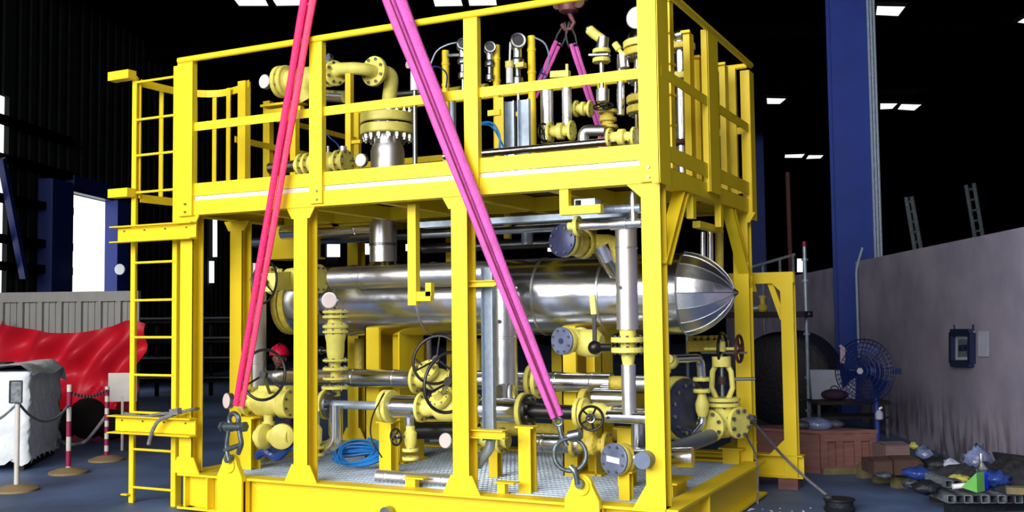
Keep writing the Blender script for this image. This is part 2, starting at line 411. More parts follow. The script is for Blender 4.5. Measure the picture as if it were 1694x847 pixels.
# roof lights
LP = [([(383, -4), (440, -4), (447, 10), (394, 10)], 'left-hand panel of the lit pair above the left pink sling'),
      ([(447, -4), (500, -4), (521, 9), (456, 10)], 'right-hand panel of the lit pair above the left pink sling'),
      ([(714, -4), (764, -4), (768, 10), (718, 11)], 'left-hand panel of the lit pair above the front handrail'),
      ([(772, -4), (822, -4), (824, 9), (775, 10)], 'right-hand panel of the lit pair above the front handrail'),
      ([(1449, 8), (1501, 9), (1487, 27), (1447, 25)], 'bright roof light just right of the blue column near the top'),
      ([(1376, 19), (1384, 14), (1384, 24)], 'sliver of a roof light left of the blue column'),
      ([(1267, 161), (1303, 162), (1291, 172), (1268, 172)], 'single roof light right of the far handrail corner'),
      ([(1455, 170), (1487, 170), (1477, 180), (1455, 181)], 'left-hand panel of the middle pair right of the blue column'),
      ([(1490, 171), (1527, 172), (1513, 183), (1483, 181)], 'right-hand panel of the middle pair right of the blue column'),
      ([(1298, 255), (1333, 254), (1327, 261), (1297, 261)], 'left-hand panel of the far low pair over the back of the hall'),
      ([(1337, 256), (1364, 256), (1358, 262), (1332, 263)], 'right-hand panel of the far low pair over the back of the hall'),
      ([(1700, 24), (1700, 40), (1679, 37)], 'roof light cut off by the right edge above the partition'),
      ([(1213, 169), (1220, 161), (1221, 168)], 'small sliver of roof light seen through the far handrail corner'),
      ([(1312, 352), (1327, 352), (1325, 355), (1313, 355)], 'faint tiny roof light very far off above the scaffold pole')]
for poly, lab in LP:
    T = Thing('ceiling_light', lab, 'light', 'roof lights in the dark hall roof'); q = T.part('diffuser', 'lamp')
    pp = [P(x, y, z=CZ-.5) for x, y in poly]; q.prism(pp, (0, 0, .03))
    f = T.part('frame', 'sheet'); c_ = sum(pp, V())/len(pp)
    for i in range(len(pp)):
        a, b = pp[i], pp[(i+1) % len(pp)]; f.bar(a+ZA*.02, b+ZA*.02, .05, .08)
    T.done()

# ================================================================= THE SKID
L, D, H = 4.13, 2.474, 2.1
W = .13
X2, X3 = -2.8987, -1.4957
T = Thing('skid_frame', 'large yellow welded steel frame carrying the whole piping package, on the hall floor', 'frame')
bh = .285
def base_beam(a, b, side):       # channel: web in the plane, flanges
    q = T.part('base_beam', 'frame'); q.ibeam(V(a)-ZA*bh/2, V(b)-ZA*bh/2, .16, bh, .018); return q
fb = base_beam((-L-.0, .06, 0), (.0, .06, 0), 0)
q = T.part('web_stiffener', 'frame', fb); q.bar((-L+.33, .0, -bh+.02), (-L+.33, .0, -.02), .015, .07)
base_beam((-L, D-.06, 0), (.0, D-.06, 0), 0)
base_beam((-L+.06, 0, 0), (-L+.06, D, 0), 0)
rb = base_beam((-.0, 0, 0), (-.0, D, 0), 1)
q = T.part('web_stiffener', 'frame', rb); q.bar((.04, .75, -bh+.02), (.04, .75, -.02), .07, .015)
for x in (X2, X3): base_beam((x, 0.1, -.03), (x, D-.1, -.03), 0)
g = T.part('floor_grating', 'grating')
gz = -.035
for i in range(30):
    y = .12+i*(D-.24)/29; g.bar((-L+.1, y, gz+.01), (-.08, y, gz+.01), .012, .022)
for i in range(104):
    x = -L+.1+i*(L-.2)/103; g.bar((x, .1, gz+.004), (x, D-.1, gz+.004), .006, .022)
g.ang = 0
# legs
def leg(x, y, z1=H, z0=0, w=W, gus=('x',), top=True, bot=True, name='leg'):
    q = T.part(name, 'frame'); q.ibeam((x, y, z0), (x, y, z1), w, w, .012, up=(0, 1, 0))
    q.bar((x, y-w/2+.008, z0), (x, y-w/2+.008, z1), w, .014, up=(0, 1, 0))
    for s in (-1, 1):
        for zz, dz, on in ((z0, 1, bot), (z1, -1, top)):
            if not on: continue
            gg = T.part('gusset', 'frame', q); hx = .085 if dz > 0 else .07; hz = .13 if dz > 0 else .085
            gg.prism([(x+s*w/2, y-w/2, zz), (x+s*(w/2+hx), y-w/2, zz), (x+s*(w/2+.02), y-w/2, zz+dz*hz), (x+s*w/2, y-w/2, zz+dz*hz)], (0, .012, 0))
    return q
leg(-L+W/2, W/2); leg(X2, W/2); leg(X3, W/2)
q = leg(-W/2, W/2, top=False, bot=False)
gg = T.part('gusset', 'frame', q); gg.prism([(-W, 0, 0), (-W-.09, 0, 0), (-W, 0, .15)], (0, .012, 0))
gg = T.part('gusset', 'frame', q); gg.prism([(-W, 0, H), (-W-.1, 0, H), (-W, 0, H-.09)], (0, .012, 0))
leg(-W/2, D-W/2, bot=False); leg(X2, D-W/2); leg(X3, D-W/2); leg(-L+W/2, D-W/2)
leg(-L+W/2, .66)
# deck beams, edge strip, toe board
zb1 = 2.218
def web(x0, y0, x1, y1, z0, z1, name, t=.012, m='frame'):
    q = T.part(name, m); q.bar((x0, y0, (z0+z1)/2), (x1, y1, (z0+z1)/2), t, z1-z0); return q
for (a, b) in (((-L-.02, .05), (.0, .05)), ((-L-.02, D-.05), (0, D-.05)), ((-L+.05, 0), (-L+.05, D)), ((-.05, 0), (-.05, D))):
    q = T.part('deck_beam', 'frame'); dx = .02 if a[0] != b[0] else 0
    q.ibeam((a[0], a[1], (H+zb1)/2), (b[0], b[1], (H+zb1)/2), .1, zb1-H, .01)
web(-L-.02, -.004, 0, -.004, H, zb1, 'beam_face'); web(.004, 0, .004, D, H, zb1, 'beam_face')
for x in (X2, X3, -2.2, -.8, -3.5): web(x, .1, x, D-.1, H, H+.11, 'deck_joist', .07)
web(-L+.1, D/2, -.1, D/2, H+.0, H+.11, 'deck_joist', .06)
q = T.part('deck_plate', 'deckshade'); q.box(-L+.06, -.05, .03, D-.03, zb1, zb1+.030); q = T.part('deck_edge', 'deckedge'); q.box(-L+.02, -.0, .003, .03, zb1, zb1+.036)
# diagonal braces in the right end
def xz(px, py): p = P(px, py, x=0); return p
q = T.part('brace', 'frame'); a, b = P(1096, 437, x=-.04), P(1127, 318, x=-.04); q.ibeam(a, b, .09, .11, .012, up=(0, 1, 0))
q = T.part('brace', 'frame'); a, b = P(1205, 345, x=-.04), P(1241, 482, x=-.04); q.ibeam(a, b, .09, .11, .012, up=(0, 1, 0))
# hangers under the deck
def hanger(poly, depth, w=.05):
    q = T.part('hanger', 'frame'); 
    for (a, b) in zip(poly[:-1], poly[1:]): q.bar(a, b, w, w*1.25, up=(0, 1, 0) if abs((V(b)-V(a)).z) > .1 else (0, 0, 1))
Y_ = .03
a = P(935, 315, y=Y_); a.z = H; b = P(935, 349, y=Y_); c = P(996, 349, y=Y_)
q = T.part('hanger', 'frame'); q.bar(a, V((a.x, Y_, b.z-.03)), .066, .05, up=(0, 1, 0)); q.bar((a.x-.02, Y_, b.z), (c.x, Y_, b.z), .06, .058)
Y_ = .25
a = P(684, 350, y=Y_); b = P(684, 505, y=Y_)
q = T.part('hanger', 'frame'); q.bar((a.x, Y_, H), (a.x, Y_, b.z), .072, .06, up=(0, 1, 0)); c = P(715, 490, y=Y_); q.bar((a.x, Y_, c.z), (c.x, Y_, c.z), .05, .07); q.bar((c.x-.02, Y_, c.z), (c.x-.02, Y_, c.z+.1), .05, .05)
for px, py0, py1 in ((1144, 315, 362), (1190, 335, 376)):
    p = P(px, py1, x=-.03); q = T.part('hanger', 'frame'); q.bar((-.03, p.y, H), (-.03, p.y, p.z), .05, .075, up=(0, 1, 0))
p0, p1 = P(1152, 371, x=-.1), P(1190, 373, x=-.1); q = T.part('hanger', 'frame'); q.bar((-.1, p0.y, p0.z), (-.1, p1.y, p0.z), .06, .05)
# pipe supports standing on the base
def sup(px0, px1, pyt, pyb, Y, cap=True):
    a, b = P(px0, pyb, y=Y), P(px1, pyb, y=Y); t = P((px0+px1)/2, pyt, y=Y)
    q = T.part('pipe_support', 'frame'); xm = (a.x+b.x)/2; w = abs(b.x-a.x)*.88
    q.ibeam((xm, Y, -.03), (xm, Y, t.z), w, w, .01, up=(0, 1, 0)); q.bar((xm, Y-w/2, -.03), (xm, Y-w/2, t.z), w, .01, up=(0, 1, 0))
    if cap: q.bar((xm-w*.75, Y, t.z), (xm+w*.75, Y, t.z), w*1.2, .012)
sup(633, 655, 698, 765, .7); sup(862, 885, 706, 800, .35); sup(1026, 1046, 780, 795, .35); sup(1024, 1050, 708, 722, .9)
sup(404, 425, 690, 780, .5); sup(812, 828, 735, 772, .9)
# vessel saddles
for (x0, x1, yt, yb) in ((607, 662, 545, 600), (932, 988, 585, 628)):
    a, b = P(x0, yb, y=1.15), P(x1, yb, y=1.15); q = T.part('vessel_saddle', 'frame'); t = 1.16; w_ = (b.x-a.x)*.42
    q.box(a.x, a.x+w_, 1.12, 1.15, -.03, t); q.box(a.x, a.x+.012, 1.12, 1.6, -.03, t); q.box(a.x+w_, b.x-.04, 1.34, 1.36, -.03, t); q.box(b.x-.05, b.x-.04, 1.2, 1.6, -.03, t); q.box(a.x, b.x, 1.2, 1.6, -.03, 0)
# small box stand inside the right rear base corner, and brackets on the base top
p = P(1135, 812, x=-.25)
for (px0, px1, pyt, pyb, xx) in ((1104, 1128, 795, 830, -.16), (1215, 1238, 738, 765, -.14)):
    p = P(px0, pyb, x=xx); r_ = P(px1, pyb, x=xx); t = P((px0+px1)/2, pyt, x=xx)
    q = T.part('stub_bracket', 'frame'); q.box(-.24, xx+.04, p.y, r_.y, -.02, t.z); q.box(-.27, xx+.08, p.y-.03, r_.y+.03, t.z, t.z+.012)
for (px0, px1, pyt) in ((674, 690, 790), (826, 838, 798)):
    p, r_ = P(px0, 806, y=.17), P(px1, 806, y=.17); t = P(px0, pyt, y=.17); q = T.part('stub_bracket', 'frame'); q.box(p.x, r_.x, .14, .2, -.02, t.z); q.box(p.x-.01, r_.x+.08, .12, .22, t.z, t.z+.01)
# channel bracket off the third leg carrying the grey tray
a, b = P(777, 716, y=.1), P(824, 712, y=.1); q = T.part('tray_bracket', 'frame'); q.ibeam((a.x, .09, a.z), (b.x+.06, .09, a.z), .09, .06, .008)
a, b = P(776, 470, y=.1), P(822, 468, y=.1); q = T.part('tray_bracket', 'frame'); q.ibeam((a.x, .09, a.z), (b.x, .09, a.z), .06, .045, .008)
# lifting lugs
def lug(cx_, w, zt, hole_px):
    q = T.part('lifting_lug', 'frame'); y0 = -.075; zb = -bh
    pts = [(cx_-w/2, y0, zb), (cx_+w/2, y0, zb), (cx_+w/2, y0, zt-.17)]
    for k in range(9):
        a = PI*k/8; pts.append((cx_+math.cos(a)*w*.30, y0, zt-w*.30+math.sin(a)*w*.30))
    pts.append((cx_-w/2, y0, zt-.17)); q.prism(pts, (0, .045, 0)); q.box(cx_-w/2, cx_+w/2, y0+.02, 0.02, -bh, -.02)
    r = T.part('lug_cheek', 'frame', q); r.lathe((cx_, y0-.015, zt-w*.32), YA, [(0, w*.1), (0, w*.24), (.075, w*.24), (.075, w*.1)], 24)
p = P(380, 752, y=-.07); LUG1 = V((p.x, -.055, p.z)); lug(p.x, .25, p.z, None)
p = P(962, 784, y=-.07); LUG2 = V((p.x, -.055, p.z)); lug(p.x, .245, p.z, None)
# drain ring at the foot of the front beam
p = P(640, 846, y=.0); q = T.part('drain_socket', 'steel'); q.lathe((p.x, -.03, p.z-.01), YA, [(0, .02), (0, .045), (.07, .045), (.07, .02)], 20)
T.done(); SK = T

# ---------------------------------------------------------------- guardrails
zr, zm = 3.3927, 2.8295
T = Thing('guardrail', 'yellow guardrail with toe board along the long front edge of the upper deck', 'railing', 'guardrails round the upper deck')
q = T.part('top_rail', 'frame'); q.cyl((-L, -.03, zr), (.0, -.03, zr), .026)
q = T.part('mid_rail', 'frame'); q.bar((-L+.05, -.0, zm), (-.1, -.0, zm), .012, .07)
zt0 = P(1040, 266, y=0).z; zt1 = P(1040, 240, y=0).z
q = T.part('toe_board', 'frame'); q.bar((-L+.03, -.0, (zt0+zt1)/2), (-.08, -.0, (zt0+zt1)/2), .012, zt1-zt0)
def post(px0, px1, Yp, z0, z1, capd=.05):
    a, b = P(px0, 300, y=Yp), P(px1, 300, y=Yp); q = T.part('post', 'frame'); w = b.x-a.x
    q.bar(((a.x+b.x)/2, Yp, z0), ((a.x+b.x)/2, Yp, z1), w, .008, up=(0, 1, 0)); q.bar((b.x-.004, Yp+.025, z0), (b.x-.004, Yp+.025, z1), .008, .05, up=(0, 1, 0))
    for dz in (.03, .095, ):
        bb = T.part('bolt', 'steel', q); bb.lathe((a.x+w*.6, Yp-.018, z0+dz), YA, [(0, .010), (.018, .010)], 6)
    return q
post(293, 318, -.03, H-.005, zr-.01); post(512, 533, -.03, H+.02, zr-.02); post(769, 792, -.03, H+.04, zr-.02); post(1059, 1084, -.03, H+.005, zr+.1)
T.done()
T = Thing('guardrail', 'yellow guardrail with toe board along the short right end of the upper deck', 'railing', 'guardrails round the upper deck')
q = T.part('top_rail', 'frame'); q.cyl((.03, -.03, zr), (.03, D, zr), .026)
q = T.part('mid_rail', 'frame'); q.bar((.02, .0, zm), (.02, D-.02, zm), .012, .07)
q = T.part('toe_board', 'frame'); q.bar((.012, .05, (zt0+zt1)/2), (.012, D-.02, (zt0+zt1)/2), .012, zt1-zt0)
def posty(py0, py1, z0, z1, x=.03, w2=.05):
    q = T.part('post', 'frame'); q.bar((x, (py0+py1)/2, z0), (x, (py0+py1)/2, z1), .01, py1-py0, up=(0, 1, 0)); q.bar((x-w2/2, py0+.005, z0), (x-w2/2, py0+.005, z1), w2, .01, up=(0, 1, 0))
y0 = P(1172, 200, x=.03).y; y1 = P(1188, 200, x=.03).y
posty(P(1088, 150, x=.02).y, P(1106, 150, x=.02).y, H-.01, zr+.1, .02, .05); posty(y0, y1, H+.05, zr-.02, .035); posty(D-.1, D+.06, H-.06, zr-.06, .035, .075)
T.done()
T = Thing('guardrail', 'yellow guardrail along the hidden rear edge of the upper deck, seen between the pipes', 'railing', 'guardrails round the upper deck')
q = T.part('top_rail', 'frame'); q.cyl((-L, D, zr), (.0, D, zr), .024)
q = T.part('mid_rail', 'frame'); q.bar((-L, D, zm), (0, D, zm), .012, .06)
q = T.part('toe_board', 'frame'); q.bar((-L, D, 2.33), (0, D, 2.33), .012, .1)
for x in (-L+.03, -2.75, -1.35, -.14): q = T.part('post', 'frame'); q.bar((x, D, H), (x, D, zr), .08, .05, up=(0, 1, 0))
T.done()
T = Thing('guardrail', 'yellow flat-bar guardrail on the left end of the upper deck behind the ladder cage', 'railing', 'guardrails round the upper deck')
xl = -L+.03
for z in (2.83,): q = T.part('mid_rail', 'frame'); q.bar((xl, .62, z), (xl, D-.03, z), .012, .055)
q = T.part('top_rail', 'frame'); q.bar((xl, 1.2, 3.1), (xl, D-.03, 3.1), .03, .045)
q = T.part('toe_board', 'frame'); q.bar((xl, .3, 2.31), (xl, D-.03, 2.31), .012, .1)
p = P(404, 135, y=.62); q = T.part('post', 'frame'); q.bar((p.x, .62, zb1+.036), (p.x, .62, p.z), .085, .07, up=(0, 1, 0))
p = P(444, 168, y=1.15); q = T.part('post', 'frame'); q.bar((p.x, 1.15, zb1+.036), (p.x, 1.15, p.z), .075, .06, up=(0, 1, 0))
T.done()

# ---------------------------------------------------------------- ladder, its brackets and cage
T = Thing('ladder', 'yellow vertical steel access ladder with thin round rungs at the left end of the frame', 'ladder')
YL = .1
pl = P(220, 500, y=YL).x; pr = P(289, 500, y=YL).x; zl0 = P(216, 835, y=YL).z; zl1 = P(220, 127, y=YL).z
for x, s, z1 in ((pl, 1, zl1), (pr, -1, P(288, 110, y=YL).z)):
    q = T.part('stile', 'frame'); q.bar((x, YL, zl0), (x, YL, z1), .05, .012, up=(0, 1, 0)); q.bar((x-s*.02, YL+.03, zl0), (x-s*.02, YL+.03, z1), .012, .06, up=(0, 1, 0))
for py in (137, 199, 258, 319, 378, 435, 497, 558, 620, 682, 743, 806):
    z = P(222, py, y=YL).z; q = T.part('rung', 'frame'); q.cyl((pl-.0, YL, z), (pr, YL, z), .011, 10)
for py in (130, 322):
    a = P(191, py, y=YL-.02); q = T.part('stand_off_bracket', 'frame'); q.bar((a.x, YL-.06, a.z), (pl+.03, YL-.06, a.z), .09, .075)
q = T.part('foot_bracket', 'frame'); q.bar((pl-.07, YL-.03, zl0+.09), (pl, YL-.03, zl0+.09), .04, .012)
T.done()
for (x0, x1, y0, y1, lab) in ((190, 322, 372, 397, 'upper yellow channel beam bolting the ladder to the corner leg'), (186, 321, 690, 717, 'lower yellow channel beam bolting the ladder to the corner leg, a grey strap on it')):
    T = Thing('ladder_bracket', lab, 'bracket'); a, b = P(x0, (y0+y1)/2+1, y=-.05), P(x1, (y0+y1)/2, y=-.05); zc = (a.z+b.z)/2; h = (y1-y0)/SC(a)
    q = T.part('channel', 'frame'); q.bar((a.x+.02, -.03, zc), (b.x, -.03, zc), .012, h-.02)
    for s in (-1, 1): q.bar((a.x-.01, -.06, zc+s*h/2), (b.x, -.06, zc+s*h/2), .085, .01)
    for k in range(4): q = T.part('bolt', 'steel'); xx = a.x+.1+k*(b.x-a.x-.2)/3; q.lathe((xx, -.045, zc+h*.22), YA, [(0, .008), (.012, .008)], 6)
    T.done()
T = Thing('ladder_cage', 'open yellow safety cage of flat hoops and upright strips around the ladder top', 'cage')
for z0, nm in ((3.31, 'hoop'), (P(225, 327, y=YL).z, 'hoop')):
    pts = rnd([(pl+.02, YL+.05, z0), (-4.72, .62, z0), (-4.5, .82, z0), (-4.22, .78, z0), (-3.95, .62, z0)] if nm == 'hoop' and z0 > 3 else [(pl+.02, YL+.05, z0), (-4.72, .62, z0), (-4.5, .82, z0), (-4.22, .8, z0)], .25, 5)
    q = T.part('hoop', 'frame')
    for a, b in zip(pts[:-1], pts[1:]): q.bar(a, b+(b-a).normalized()*.004, .01, .065 if z0 > 3 else .07)
zc0 = P(225, 327, y=YL).z
for (px, Yc) in ((230, .14), (267, .42), (323, .78), (355, .8), (378, .74)):
    p = P(px, 200, y=Yc); q = T.part('upright_strip', 'frame'); q.bar((p.x, Yc, zc0), (p.x, Yc, 3.33), .045, .01, up=(0, 1, 0))
T.done()
# ================================================================= PIPING ON THE SKID
def hp(px0, px1, pxm, pym, Y, ext=(0, 0)):
    z = P(pxm, pym, y=Y).z
    a = V((P(px0, pym, y=Y).x-ext[0], Y, z)); b = V((P(px1, pym, y=Y).x+ext[1], Y, z)); return a, b
def rr(dpx, p): return dpx/2/SC(p)

# --- horizontal vessel
YV = 1.32; zv = 1.40; RV = .315
T = Thing('pressure_vessel', 'long horizontal polished metal clad vessel with a segmented domed right end', 'vessel')
xt = P(1219, 480, y=YV).x; xh = P(1119, 480, y=YV-RV*.93).x; xl_ = P(505, 480, y=YV).x
q = T.part('shell_cladding', 'clad'); q.lathe((xl_, YV, zv), XA, [(0, RV*.9), (.0, RV), (xh-xl_, RV)], 64)
hd = T.part('domed_head', 'cladrough'); Lh = xt-xh; prof = []
for k in range(13):
    t = k/12; prof.append((Lh*t*.99, RV*1.01*max(.05, (1-t**1.75)**.62)))
hd.lathe((xh-.01, YV, zv), XA, prof, 16); hd.ang = 16
_, u, v = basis(XA)
for k in range(16):
    a = 2*PI*k/16; s = T.part('seam', 'cladrough', hd); s.tube([V((xh-.01, YV, zv))+XA*d+(u*math.cos(a)+v*math.sin(a))*r*1.004 for d, r in prof], .004, 6)
s = T.part('seam', 'cladrough', hd); s.torus((xh, YV, zv), XA, RV*1.012, .008, 40, 6)
s = T.part('nose_cap', 'steel', hd); s.lathe((xt-.05, YV, zv), XA, [(0, .05), (.03, .035), (.06, .012)], 16)
for px in (585, 720, 905, 1010, 1055):
    x = P(px, 480, y=YV).x; s = T.part('seam_band', 'cladrough'); s.lathe((x-.012, YV, zv), XA, [(0, RV), (.004, RV+.006), (.02, RV+.006), (.024, RV)], 64)
xf = P(500, 480, y=YV).x
s = T.part('neck', 'cast'); s.lathe((xf-.15, YV, zv), XA, [(0, .2), (xl_-xf+.2, .2)], 36)
fl(T, (xf-.04, YV, zv-.02), XA, .285, .06, 'cast', 12); fl(T, (xf-.12, YV, zv-.02), XA, .285, .06, 'cast', 0)
s = T.part('end_cover', 'cast'); s.lathe((xf-.19, YV, zv-.02), XA, [(0, .08), (.01, .15), (.04, .2)], 32)
T.done()
# saddle to base collar under the vessel (cladding apron)
# --- nozzle on the vessel going through the deck
p = P(634, 400, y=YV); rn = rr(45, p)
T = Thing('vessel_nozzle', 'wide upright polished clad nozzle rising from the vessel up to the deck', 'pipe')
q = T.part('cladding', 'cladrough'); q.cyl((p.x, YV, zv+RV*.8), (p.x, YV, H+.1), rn, 32)
s = T.part('seam_band', 'steel'); s.lathe((p.x, YV, P(634, 407, y=YV).z), ZA, [(0, rn), (.004, rn+.006), (.02, rn+.006), (.024, rn)], 32)
s = T.part('saddle_ring', 'clad'); s.lathe((p.x, YV, zv+RV*.85), ZA, [(0, rn*1.5), (.06, rn*1.03), (.07, rn)], 32)
T.done(); XN = p.x
a, b = hp(512, 612, 560, 380, YV); r_ = rr(26, a)
pipe('polished clad header pipe under the deck left of the upright nozzle', [a-XA*.3, V((XN, YV, a.z))], r_, 'clad', bands=2)
a, b = hp(500, 600, 560, 394, 1.75)
pipe('second darker metal pipe just behind the header pipe under the deck', [a-XA*.6, b+XA*2.4], .05, 'steel')
a, b = hp(700, 925, 800, 383, .95)
pipe('thin steel line running under the deck above the vessel middle', [a, b], .028, 'steel')
a, b = hp(770, 1060, 900, 372, 1.6)
pipe('long grey pipe under the deck behind the thin steel line', [a, b], .05, 'steel')
T = Thing('cable_tray', 'grey perforated cable tray running flat under the deck', 'tray'); a, b = hp(700, 1060, 900, 366, .6)
q = T.part('tray_bottom', 'galv'); q.bar(a, b, .12, .004)
for s in (-1, 1): q = T.part('tray_side', 'galv'); q.bar(a+YA*s*.06+ZA*.02, b+YA*s*.06+ZA*.02, .004, .045)
T.done()
T = Thing('duct_box', 'open-ended grey metal duct box on the L-shaped deck hanger', 'duct'); a, b = P(951, 337, y=.05), P(985, 337, y=.05)
q = T.part('duct_wall', 'galv'); h = 12/SC(a); w_ = b.x-a.x
for (c, sx, sz) in (((0, 1), 1, 0), ((0, -1), 1, 0)):
    q.bar((a.x, .1, a.z+c[1]*h/2), (b.x, .1, a.z+c[1]*h/2), .12, .006)
q.bar((a.x+.003, .1, a.z-h/2), (a.x+.003, .1, a.z+h/2), .006, .12, up=(0, 1, 0)); q.bar((b.x-.05, .1, a.z-h/2), (b.x-.05, .1, a.z+h/2), .1, .12, up=(0, 1, 0))
q = T.part('duct_back', 'black'); q.bar((a.x, .17, a.z), (b.x, .17, a.z), .006, h)
T.done()
a, b = hp(990, 1060, 1020, 346, .35)
pipe('grey ribbed conduit leading right from the duct box to the corner leg', [a, b], .03, 'galv', bands=6)

# --- front insulated pipe over the vessel and its drop (YF)
YF = .78
z1 = P(690, 456, y=YF).z; xa = P(548, 460, y=YF).x; xd = P(836, 560, y=YF).x
rf = rr(38, (P(690, 456, y=YF))); zb = P(845, 668, y=YF).z
T = Thing('insulated_pipe', 'polished clad pipe along the vessel front that turns down through a rounded elbow', 'pipe')
q = T.part('cladding', 'cladrough'); q.tube(rnd([(xa+.02, YF, z1), (xd, YF, z1), (xd, YF, zb)], rf*2.0, 10), rf, 32)
for px in (600, 700, 760): x = P(px, 456, y=YF).x; s = T.part('seam_band', 'cladrough'); s.lathe((x, YF, z1), XA, [(0, rf), (.003, rf+.004), (.016, rf+.004), (.019, rf)], 32)
for py in (478, 560): z = P(836, py, y=YF).z; s = T.part('seam_band', 'cladrough'); s.lathe((xd, YF, z), ZA, [(0, rf), (.003, rf+.004), (.016, rf+.004), (.019, rf)], 32)
q = T.part('vent_plug', 'black'); q.lathe((xd, YF-rf, P(836, 532, y=YF).z), -YA, [(0, .016), (.008, .016)], 12)
T.done()
# valve on its left end with the big black wheel
vc = P(480, 462, y=YF); vc.z = z1
valve('yellow valve at the left end of the pipe in front of the vessel', (vc.x+.06, YF, z1), XA, (-.86, -.5, .02), .52, .125, .16, .0, bulge=.8, wax=(-.6, -.8, 0))
T = Thing('valve_operator', 'thin black handwheel beside the pink-red sling, upper of the two at the left', 'handwheel')
c = P(437, 467, y=.3); wheel(T, c, (-.28, -.95, .1), .175, .010, ns=3, name='rim'); q = T.part('gearbox', 'valve'); q.bar(c+V((.02, .03, 0)), (vc.x-.02, YF, z1), .12, .15); T.done()
# big white riser pipe at left
p = P(421, 560, y=.85); r_ = rr(38, p)
pipe('tall pale metal clad riser pipe behind the left handwheels', [(p.x, .85, -.02), (p.x, .85, P(424, 436, y=.85).z)], r_, 'cladsoft', bands=3)
p = P(500, 395, y=1.1)
T = Thing('junction_box', 'brownish yellow steel box under the deck left of the second leg', 'box'); a, b = P(455, 372, y=1.4), P(500, 425, y=1.4)
q = T.part('box_body', 'frame'); q.box(a.x, b.x+.1, 1.3, 1.55, b.z, H+.02); q = T.part('box_flange', 'frame'); q.box(a.x-.03, b.x+.13, 1.27, 1.58, b.z-.02, b.z); T.done()

# --- middle vertical valve assembly at x~555
YM = .62
c = P(555, 572, y=YM); R = rr(42, c)
zt_, zb_ = P(555, 512, y=YM).z, P(555, 632, y=YM).z
T = Thing('control_valve', 'upright yellow flanged valve standing between the second and third legs', 'valve')
q = T.part('body', 'valve'); Lv = zt_-zb_
q.lathe((c.x, YM, zb_), ZA, [(0, R*.4), (Lv*.25, R*.4), (Lv*.32, R*.62), (Lv*.42, R*.7), (Lv*.55, R*.72), (Lv*.62, R*.82), (Lv*.8, R*.82), (Lv*.82, R*.6), (Lv, R*.6)], 24)
for py, t in ((516, .022), (524, .022), (540, .026), (549, .02), (596, .018), (610, .026), (626, .02)): fl(T, (c.x, YM, P(555, py, y=YM).z), ZA, R, t, 'valve', 8)
k = T.part('side_knob', 'black'); k.lathe((c.x-R*.6, YM-.02, P(540, 580, y=YM).z), (-1, -.3, 0), [(0, .02), (.05, .02), (.05, .035), (.07, .035)], 12)
T.done()
gauge('pale round gauge above the upright yellow flanged valve', P(545, 497, y=YM-.1), (.25, -.95, .05), rr(27, P(545, 497, y=YM-.1)), (c.x, YM, zt_+.01), 'dialpink')
T = Thing('spool_piece', 'short flanged yellow neck joining the upright valve to the clad pipe below', 'spool')
q = T.part('neck', 'valve'); q.cyl((c.x, YM, P(555, 655, y=YM).z), (c.x, YM, P(555, 638, y=YM).z), R*.4, 16); fl(T, (c.x, YM, P(555, 641, y=YM).z), ZA, R*1.1, .025, 'valve', 8); T.done()
p = P(524, 500, y=1.0)
T = Thing('instrument_line', 'thin steel drop line with a dark fitting right of the second leg', 'pipe'); q = T.part('tube', 'cladrough'); q.cyl((p.x, .95, P(524, 600, y=.95).z), (p.x, .95, P(524, 470, y=.95).z), .03); q = T.part('fitting', 'black'); q.cyl((p.x, .95, P(524, 560, y=.95).z), (p.x, .95, P(524, 520, y=.95).z), .045); T.done()

# --- pipe A : upper of the two lower horizontals
YA_ = 1.0; zA = P(640, 626, y=YA_).z; rA = rr(30, P(640, 626, y=YA_))
def xA(px): return P(px, 626, y=YA_).x
pipe('polished clad pipe running left to right below the vessel, left length', [(xA(430), YA_, zA), (xA(688), YA_, zA)], rA, 'clad', bands=4)
pipe('polished clad pipe below the vessel, middle length behind the big vertical drop', [(xA(752), YA_, zA), (xA(878), YA_, zA)], rA, 'clad', bands=2)
pipe('polished clad pipe below the vessel, right-hand length toward the corner leg', [(xA(892), YA_, zA), (xA(1012), YA_, zA)], rA, 'clad', bands=2)
T = Thing('flange_joint', 'yellow flange pair behind the right-hand sling on the clad pipe', 'flange')
for px in (880, 891): fl(T, (xA(px), YA_, zA), XA, rA*1.75, .035, 'valve', 8)
T.done()
T = Thing('pipe_coupling', 'dull yellow square-ended coupling at the right end of the clad pipe below the vessel', 'coupling'); q = T.part('body', 'cast'); q.cyl((xA(1012), YA_, zA), (xA(1042), YA_, zA), rA*.7); q = T.part('collar', 'cladrough'); q.cyl((xA(1042), YA_, zA), (xA(1075), YA_, zA), rA*.8); T.done()
c = V((xA(722), YA_, zA))
valve('yellow valve on the clad pipe below the vessel, behind the overlapping handwheels', c, XA, (-.1, -.75, .5), .40, rA*1.65, .1, 0, wax=None, yoke=False)
T = Thing('valve_operator', 'large black handwheel with thin spokes, upper of the overlapping pair at the third leg', 'handwheel')
w = P(722, 595, y=.62); wheel(T, w, (.15, -.9, .3), .195, .012, ns=3, name='rim'); q = T.part('stem', 'steel'); q.cyl(w, c+V((0, -.1, .1)), .014); T.done()

# --- pipe B : lower front line
YB = .55; zB = P(640, 672, y=YB).z; rB = rr(32, P(640, 672, y=YB))
def xB(px): return P(px, 672, y=YB).x
